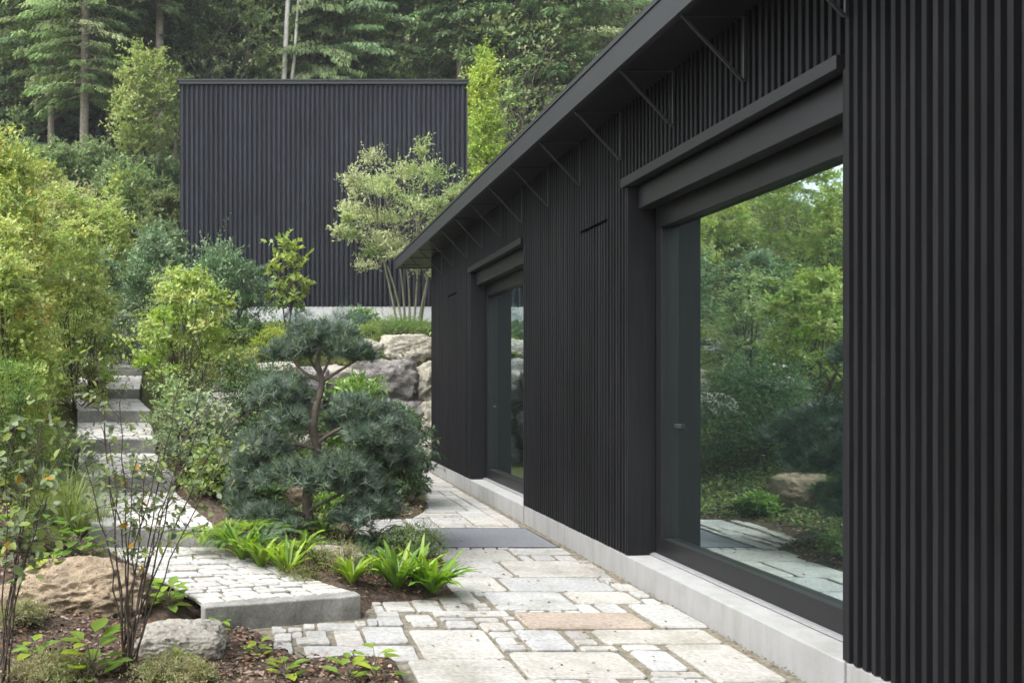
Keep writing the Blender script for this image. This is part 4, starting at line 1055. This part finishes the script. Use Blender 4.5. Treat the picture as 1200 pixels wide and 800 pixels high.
# white birch
x, y, z = onf(331, 37)
C = dome(25, 2.4, 26, .62, 'dome'); r = empty('birch_tree', (x, y, z), 'slender white birch trunk rising behind the roof of the black building', 'tree')
v, f, c = clump_leaves(C, np.tile([1.,1.,.8], (26, 1)), 150, .22, .6, [(.1,.15,.04),(.14,.18,.06)], hang=.4); mesh_obj('crown', v, f, LEAF, r, c)
v, f = tubes([(np.array([[-.25,0,-.5],[-.05,0,6],[.25,0,12],[.75,0,18],[.9,0,24]]), np.array([.12,.11,.1,.08,.03])), (np.array([[.1,0,6],[.5,.1,9],[.85,.2,14],[1.1,0,20]]), np.array([.08,.07,.05,.03]))]+[(bez((.3,0,12), c_*.6+np.array([0,0,4]), c_, 5), np.linspace(.06,.015,5)) for c_ in C], 7)
mesh_obj('trunk', v, f, BARK_BIRCH, r, smooth=True)
# light broadleaf between the trunks and the building
S('young_beech','light yellow green young broadleaf tree left of the tall black building at roof height','tree',168,33,64,100,60,110,.2,.6,[(.2,.25,.07),(.24,.28,.1),(.16,.21,.06)],cr=.3,lo=.3,nstem=1,base_r=.1,bark=BARK,stem='trunk',crown='crown',shape='column',squash=1.)
# forest mass
P0 = [conifer('forest_spruce','dark spruce in the close forest behind the black buildings',25,3.6,2,170,100,SPR,.5,.35,.5,loc=onf(260,41)),
      conifer('forest_fir','blue green fir in the close forest behind the black buildings',23,3.8,1.5,170,100,FIR,.5,.2,.2,loc=onf(225,40)),
      conifer('forest_hemlock','mid green conifer in the close forest behind the black buildings',25,4.0,2,170,100,HEM,.5,.3,.6,loc=onf(480,42)),
      shrub('forest_beech','dark broadleaf tree in the forest behind the black buildings','tree',onf(300,43),24,4.4,120,210,.3,.6,[(.19,.25,.12),(.21,.26,.12),(.23,.26,.14)],cr=.28,lo=.12,nstem=1,base_r=.22,bark=BARK,stem='trunk',crown='crown',shape='column')]
P0.append(shrub('forest_maple','airy light green broadleaf tree at the front of the forest behind the black buildings','tree',onf(250,38.5),19,3.2,90,110,.26,.6,[(.2,.27,.1),(.23,.29,.12),(.26,.3,.15),(.16,.23,.09)],cr=.3,lo=.15,nstem=1,base_r=.14,bark=BARK_PALE,stem='trunk',crown='crown',shape='column'))
for p in P0: p['group'] = 'close-set forest trees'
LB = ['dark spruce in the close forest behind the black buildings','blue green fir in the close forest behind the black buildings','mid green conifer in the close forest behind the black buildings','dark broadleaf tree in the forest behind the black buildings','airy light green broadleaf tree at the front of the forest behind the black buildings']
row = [(px, Y, 4) for px, Y in [(205,38.5),(290,39),(345,40),(395,41),(455,40),(495,39.5),(592,38),(618,37),(685,38),(740,38),(128,39.5),(25,39),(-30,38.5)]]
for px, Y, k in [(-40,41,3),(10,42,3),(35,40,2),(75,42,0),(120,41,2),(140,43,3),(170,42,2),(205,43,3),(232,42.5,1),(262,44,3),(290,42,0),(318,44,3),(350,43,2),(390,45,3),(410,44,0),(445,43,3),(505,43,3),(530,45,0),(575,42,2),(605,43,3),(625,41,0),(665,42,2),(700,41,3),(735,43,2),(770,43,3),(-100,42,2)]: row.append((px, Y, k))
for i in range(26): row.append((-100+i*38+rng.uniform(-12, 12), 52+rng.uniform(-2, 2), int(rng.integers(4))))
for i in range(22): row.append((-110+i*46+rng.uniform(-12, 12), 61+rng.uniform(-3, 3), int(rng.integers(4))))
for px, Y, k in row:
    c = copy_tree(P0[k], onf(px, Y), rng.uniform(0, 6.28), rng.uniform(.88, 1.15), LB[k]); c['group'] = 'close-set forest trees'
# added leaf mass behind the camera, unseen; cuts low light on the slats
C = np.stack([rng.uniform(-26, 16, 420), rng.uniform(-15, -9, 420), rng.uniform(.5, 12, 420)], 1)
v, f, c = clump_leaves(C, np.tile([1.7, 1.7, 1.3], (420, 1)), 60, .45, .6, SPR+MG); tag(mesh_obj('unseen_light_blocker', v, f, LEAF, None, c), kind='stuff')
# undergrowth at the forest edge
UG = S('forest_bush','green bush at the shaded forest edge behind the black building','shrub',140,31,196,70,30,150,.2,.5,MG,cr=.36,lo=.02)
UG['group'] = 'bushes at the forest edge'
for px, Y in [(30,32),(70,31),(110,33),(215,34),(0,29),(-40,31),(180,33),(-90,30),(590,34),(640,33),(680,34),(540,36)]:
    c = copy_tree(UG, onf(px, Y), rng.uniform(0, 6), rng.uniform(.8, 1.3), 'green bush at the shaded forest edge behind the black building')

# ------------------------------------------------------------------ ground cover, mulch, fallen leaves
def scatter(n, test, x0, x1, y0, y1):
    X = rng.uniform(x0, x1, n*3); Y = rng.uniform(y0, y1, n*3); m = test(X, Y); X = X[m][:n]; Y = Y[m][:n]
    return np.stack([X, Y, G(X, Y)], 1)
offst = lambda X, Y: (np.abs(X-xc(Y)) > .72) | (Y < 5.3)
soilm = lambda X, Y: (X < xp(Y)-.04) & offst(X, Y) & ~((Y > 5.2) & (Y < 7.1) & (X > -1.25) & (X < .55-(Y-5.4)*.75) & (Y < 7.05))
# mulch of bark chips
p = scatter(26000, soilm, -2.4, 2.2, 3.6, 10.5); n = len(p); p[:, 2] += rng.uniform(0, .022, n)
ccol = np.array([(.1,.07,.05),(.16,.11,.08),(.06,.045,.035),(.22,.16,.12),(.28,.22,.17),(.2,.1,.06)])[rng.integers(6, size=n)]*rng.uniform(.7, 1.2, (n, 1))
l = rng.uniform(.012, .045, n)
v, f, c = leafmesh(p, unit(rdir(n)*np.array([1, 1, .35])), unit(np.array([0, 0, 1.])+rdir(n)*.6), l, l*rng.uniform(.3, .75, n), ccol)
tag(mesh_obj('bark_mulch', v, f, leaf_mat('bark_chip', 0, .9, .1), None, c), kind='stuff')
# green cover on the bank and terrace
far = lambda X, Y: (X < xp(Y)-.1) & offst(X, Y) & ((X < xc(Y)-.7) | (Y > 7.5))
p1 = scatter(26000, lambda X, Y: far(X, Y) & ((X < xc(Y)-.6)), -9, -.6, 5.8, 20); p2 = scatter(9000, lambda X, Y: far(X, Y) & (X > xc(Y)+.7), -2.5, 1.6, 8.6, 15)
p3 = scatter(16000, lambda X, Y: X > -3.5, -3.6, 4, 15.6, 21.9); p4 = scatter(22000, lambda X, Y: X < 99, -16, -2.6, 19, 40)
p5 = scatter(5000, lambda X, Y: X > -9, -1.2, 2.6, 14.86, 15.7)
p6 = scatter(7500, lambda X, Y: (X < xp(Y)-.12) & (X > xc(Y)+.75), -.6, 1.3, 6.15, 10.5)
p = np.concatenate([p1, p2, p3, p4, p5, p6]); n = len(p); sc_ = np.clip(p[:, 1]/14, .5, 2.2)
p[:, 2] += rng.uniform(-.02, .06, n)*sc_
cols = np.array(MG+YG[:2]+[(.1,.13,.06)])[rng.integers(7, size=n)]*rng.uniform(.7, 1.2, (n, 1))
l = rng.uniform(.05, .12, n)*sc_
v, f, c = leafmesh(p, unit(rdir(n)*np.array([1, 1, .5])+np.array([0, 0, .35])), unit(np.array([0, 0, 1.])+rdir(n)*.5), l, l*.4, cols)
tag(mesh_obj('ground_cover', v, f, LEAF, None, c), kind='stuff')
# pebbles along the far plinth
p = scatter(1500, lambda X, Y: X > -3, -2.4, 5.2, 21.2, 21.95); n = len(p); l = rng.uniform(.05, .11, n)
# moss and crumbs in the paving joints along the plinth
n = 900; yy = rng.uniform(4.2, 14.3, n); p = np.stack([WX-.012-rng.random(n)**2*.05, yy, np.full(n, .0)], 1); l = rng.uniform(.006, .02, n)
cols = np.array([(.09,.1,.03),(.07,.05,.035),(.14,.13,.05)])[rng.integers(3, size=n)]
v, f, c = leafmesh(p, unit(rdir(n)*np.array([1, 1, .5])), unit(np.array([0, 0, 1.])+rdir(n)*.5), l, l*.5, cols)
tag(mesh_obj('joint_moss', v, f, LEAF, None, c), kind='stuff')
# dry leaves lying on the paving
n = 420; X = rng.uniform(.9, 2.68, n); Y = rng.uniform(4.2, 13, n); m = X > xp(Y)+.02
near = np.array([[2.55+rng.uniform(-.09, .12), 6.45+rng.uniform(-.1, .1)] for _ in range(22)]+[[1.9+rng.normal(0, .12), 9.6+rng.normal(0, .08)] for _ in range(30)])
p = np.concatenate([np.stack([X[m], Y[m]], 1), near]); p = np.concatenate([p, np.full((len(p), 1), .004)], 1); n = len(p)
cols = np.array([(.16,.09,.05),(.22,.13,.07),(.1,.07,.05),(.3,.17,.06)])[rng.integers(4, size=n)]; l = rng.uniform(.006, .034, n)
v, f, c = leafmesh(p, unit(rdir(n)*np.array([1, 1, .1])), unit(np.array([0, 0, 1.])+rdir(n)*.3), l, l*.6, cols, 'oval')
tag(mesh_obj('fallen_leaves', v, f, LEAF, None, c), kind='stuff')

# ------------------------------------------------------------------ light, camera
hz = MB(); hz.box(-330, 330, -130, 330, -3, 62)
hm = bpy.data.materials.new('haze'); hm.use_nodes = True; hn = hm.node_tree; hn.nodes.remove(hn.nodes['Principled BSDF'])
pv = hn.nodes.new('ShaderNodeVolumePrincipled'); pv.inputs['Color'].default_value = (.93, .96, 1, 1); pv.inputs['Density'].default_value = .0006
hn.links.new(pv.outputs[0], hn.nodes['Material Output'].inputs['Volume'])
tag(hz.build('haze', hm), kind='stuff')
w = bpy.data.worlds.new('World'); scene.world = w; w.use_nodes = True
nt = w.node_tree; bg = nt.nodes['Background']
sky = nt.nodes.new('ShaderNodeTexSky'); sky.sky_type = 'NISHITA'; sky.sun_disc = False
EL, AZ = 55, 247     # pale sun behind thin cloud, from the left
sky.sun_elevation = R(EL); sky.sun_rotation = R(AZ); sky.air_density = 1.0; sky.dust_density = 3.0; sky.ozone_density = 1.0
hs = N(nt, 'ShaderNodeHueSaturation', Saturation=.3); nt.links.new(sky.outputs[0], hs.inputs['Color'])
nt.links.new(hs.outputs[0], bg.inputs[0]); bg.inputs[1].default_value = .15
L = bpy.data.lights.new('sun', 'SUN'); L.energy = 1.35; L.angle = R(32); L.color = (1, .985, .965)
so = bpy.data.objects.new('sun', L); COL.objects.link(so)
a = R(AZ); d = Vector((math.sin(a)*math.cos(R(EL)), math.cos(a)*math.cos(R(EL)), math.sin(R(EL))))
so.rotation_euler = d.to_track_quat('Z', 'Y').to_euler(); so.location = (-10, -10, 30)

cam = bpy.data.cameras.new('camera'); co = bpy.data.objects.new('camera', cam); COL.objects.link(co)
co.location = (0, 0, HC); co.rotation_euler = (R(90), 0, 0)
cam.sensor_width = 36; cam.lens = 30; cam.shift_x = (600-VX)/1200; cam.shift_y = (VY-400)/1200
cam.clip_end = 1000; cam.clip_start = .05
cam.dof.use_dof = True; cam.dof.focus_distance = 8.0; cam.dof.aperture_fstop = 5.0
scene.camera = co
vs = scene.view_settings; vs.view_transform = 'Standard'; vs.look = 'None'; vs.gamma = 1; vs.exposure = 1.8
scene.render.engine = 'CYCLES'
cy = scene.cycles; cy.use_denoising = True; cy.max_bounces = 6; cy.diffuse_bounces = 4; cy.glossy_bounces = 3; cy.transmission_bounces = 3; cy.transparent_max_bounces = 4
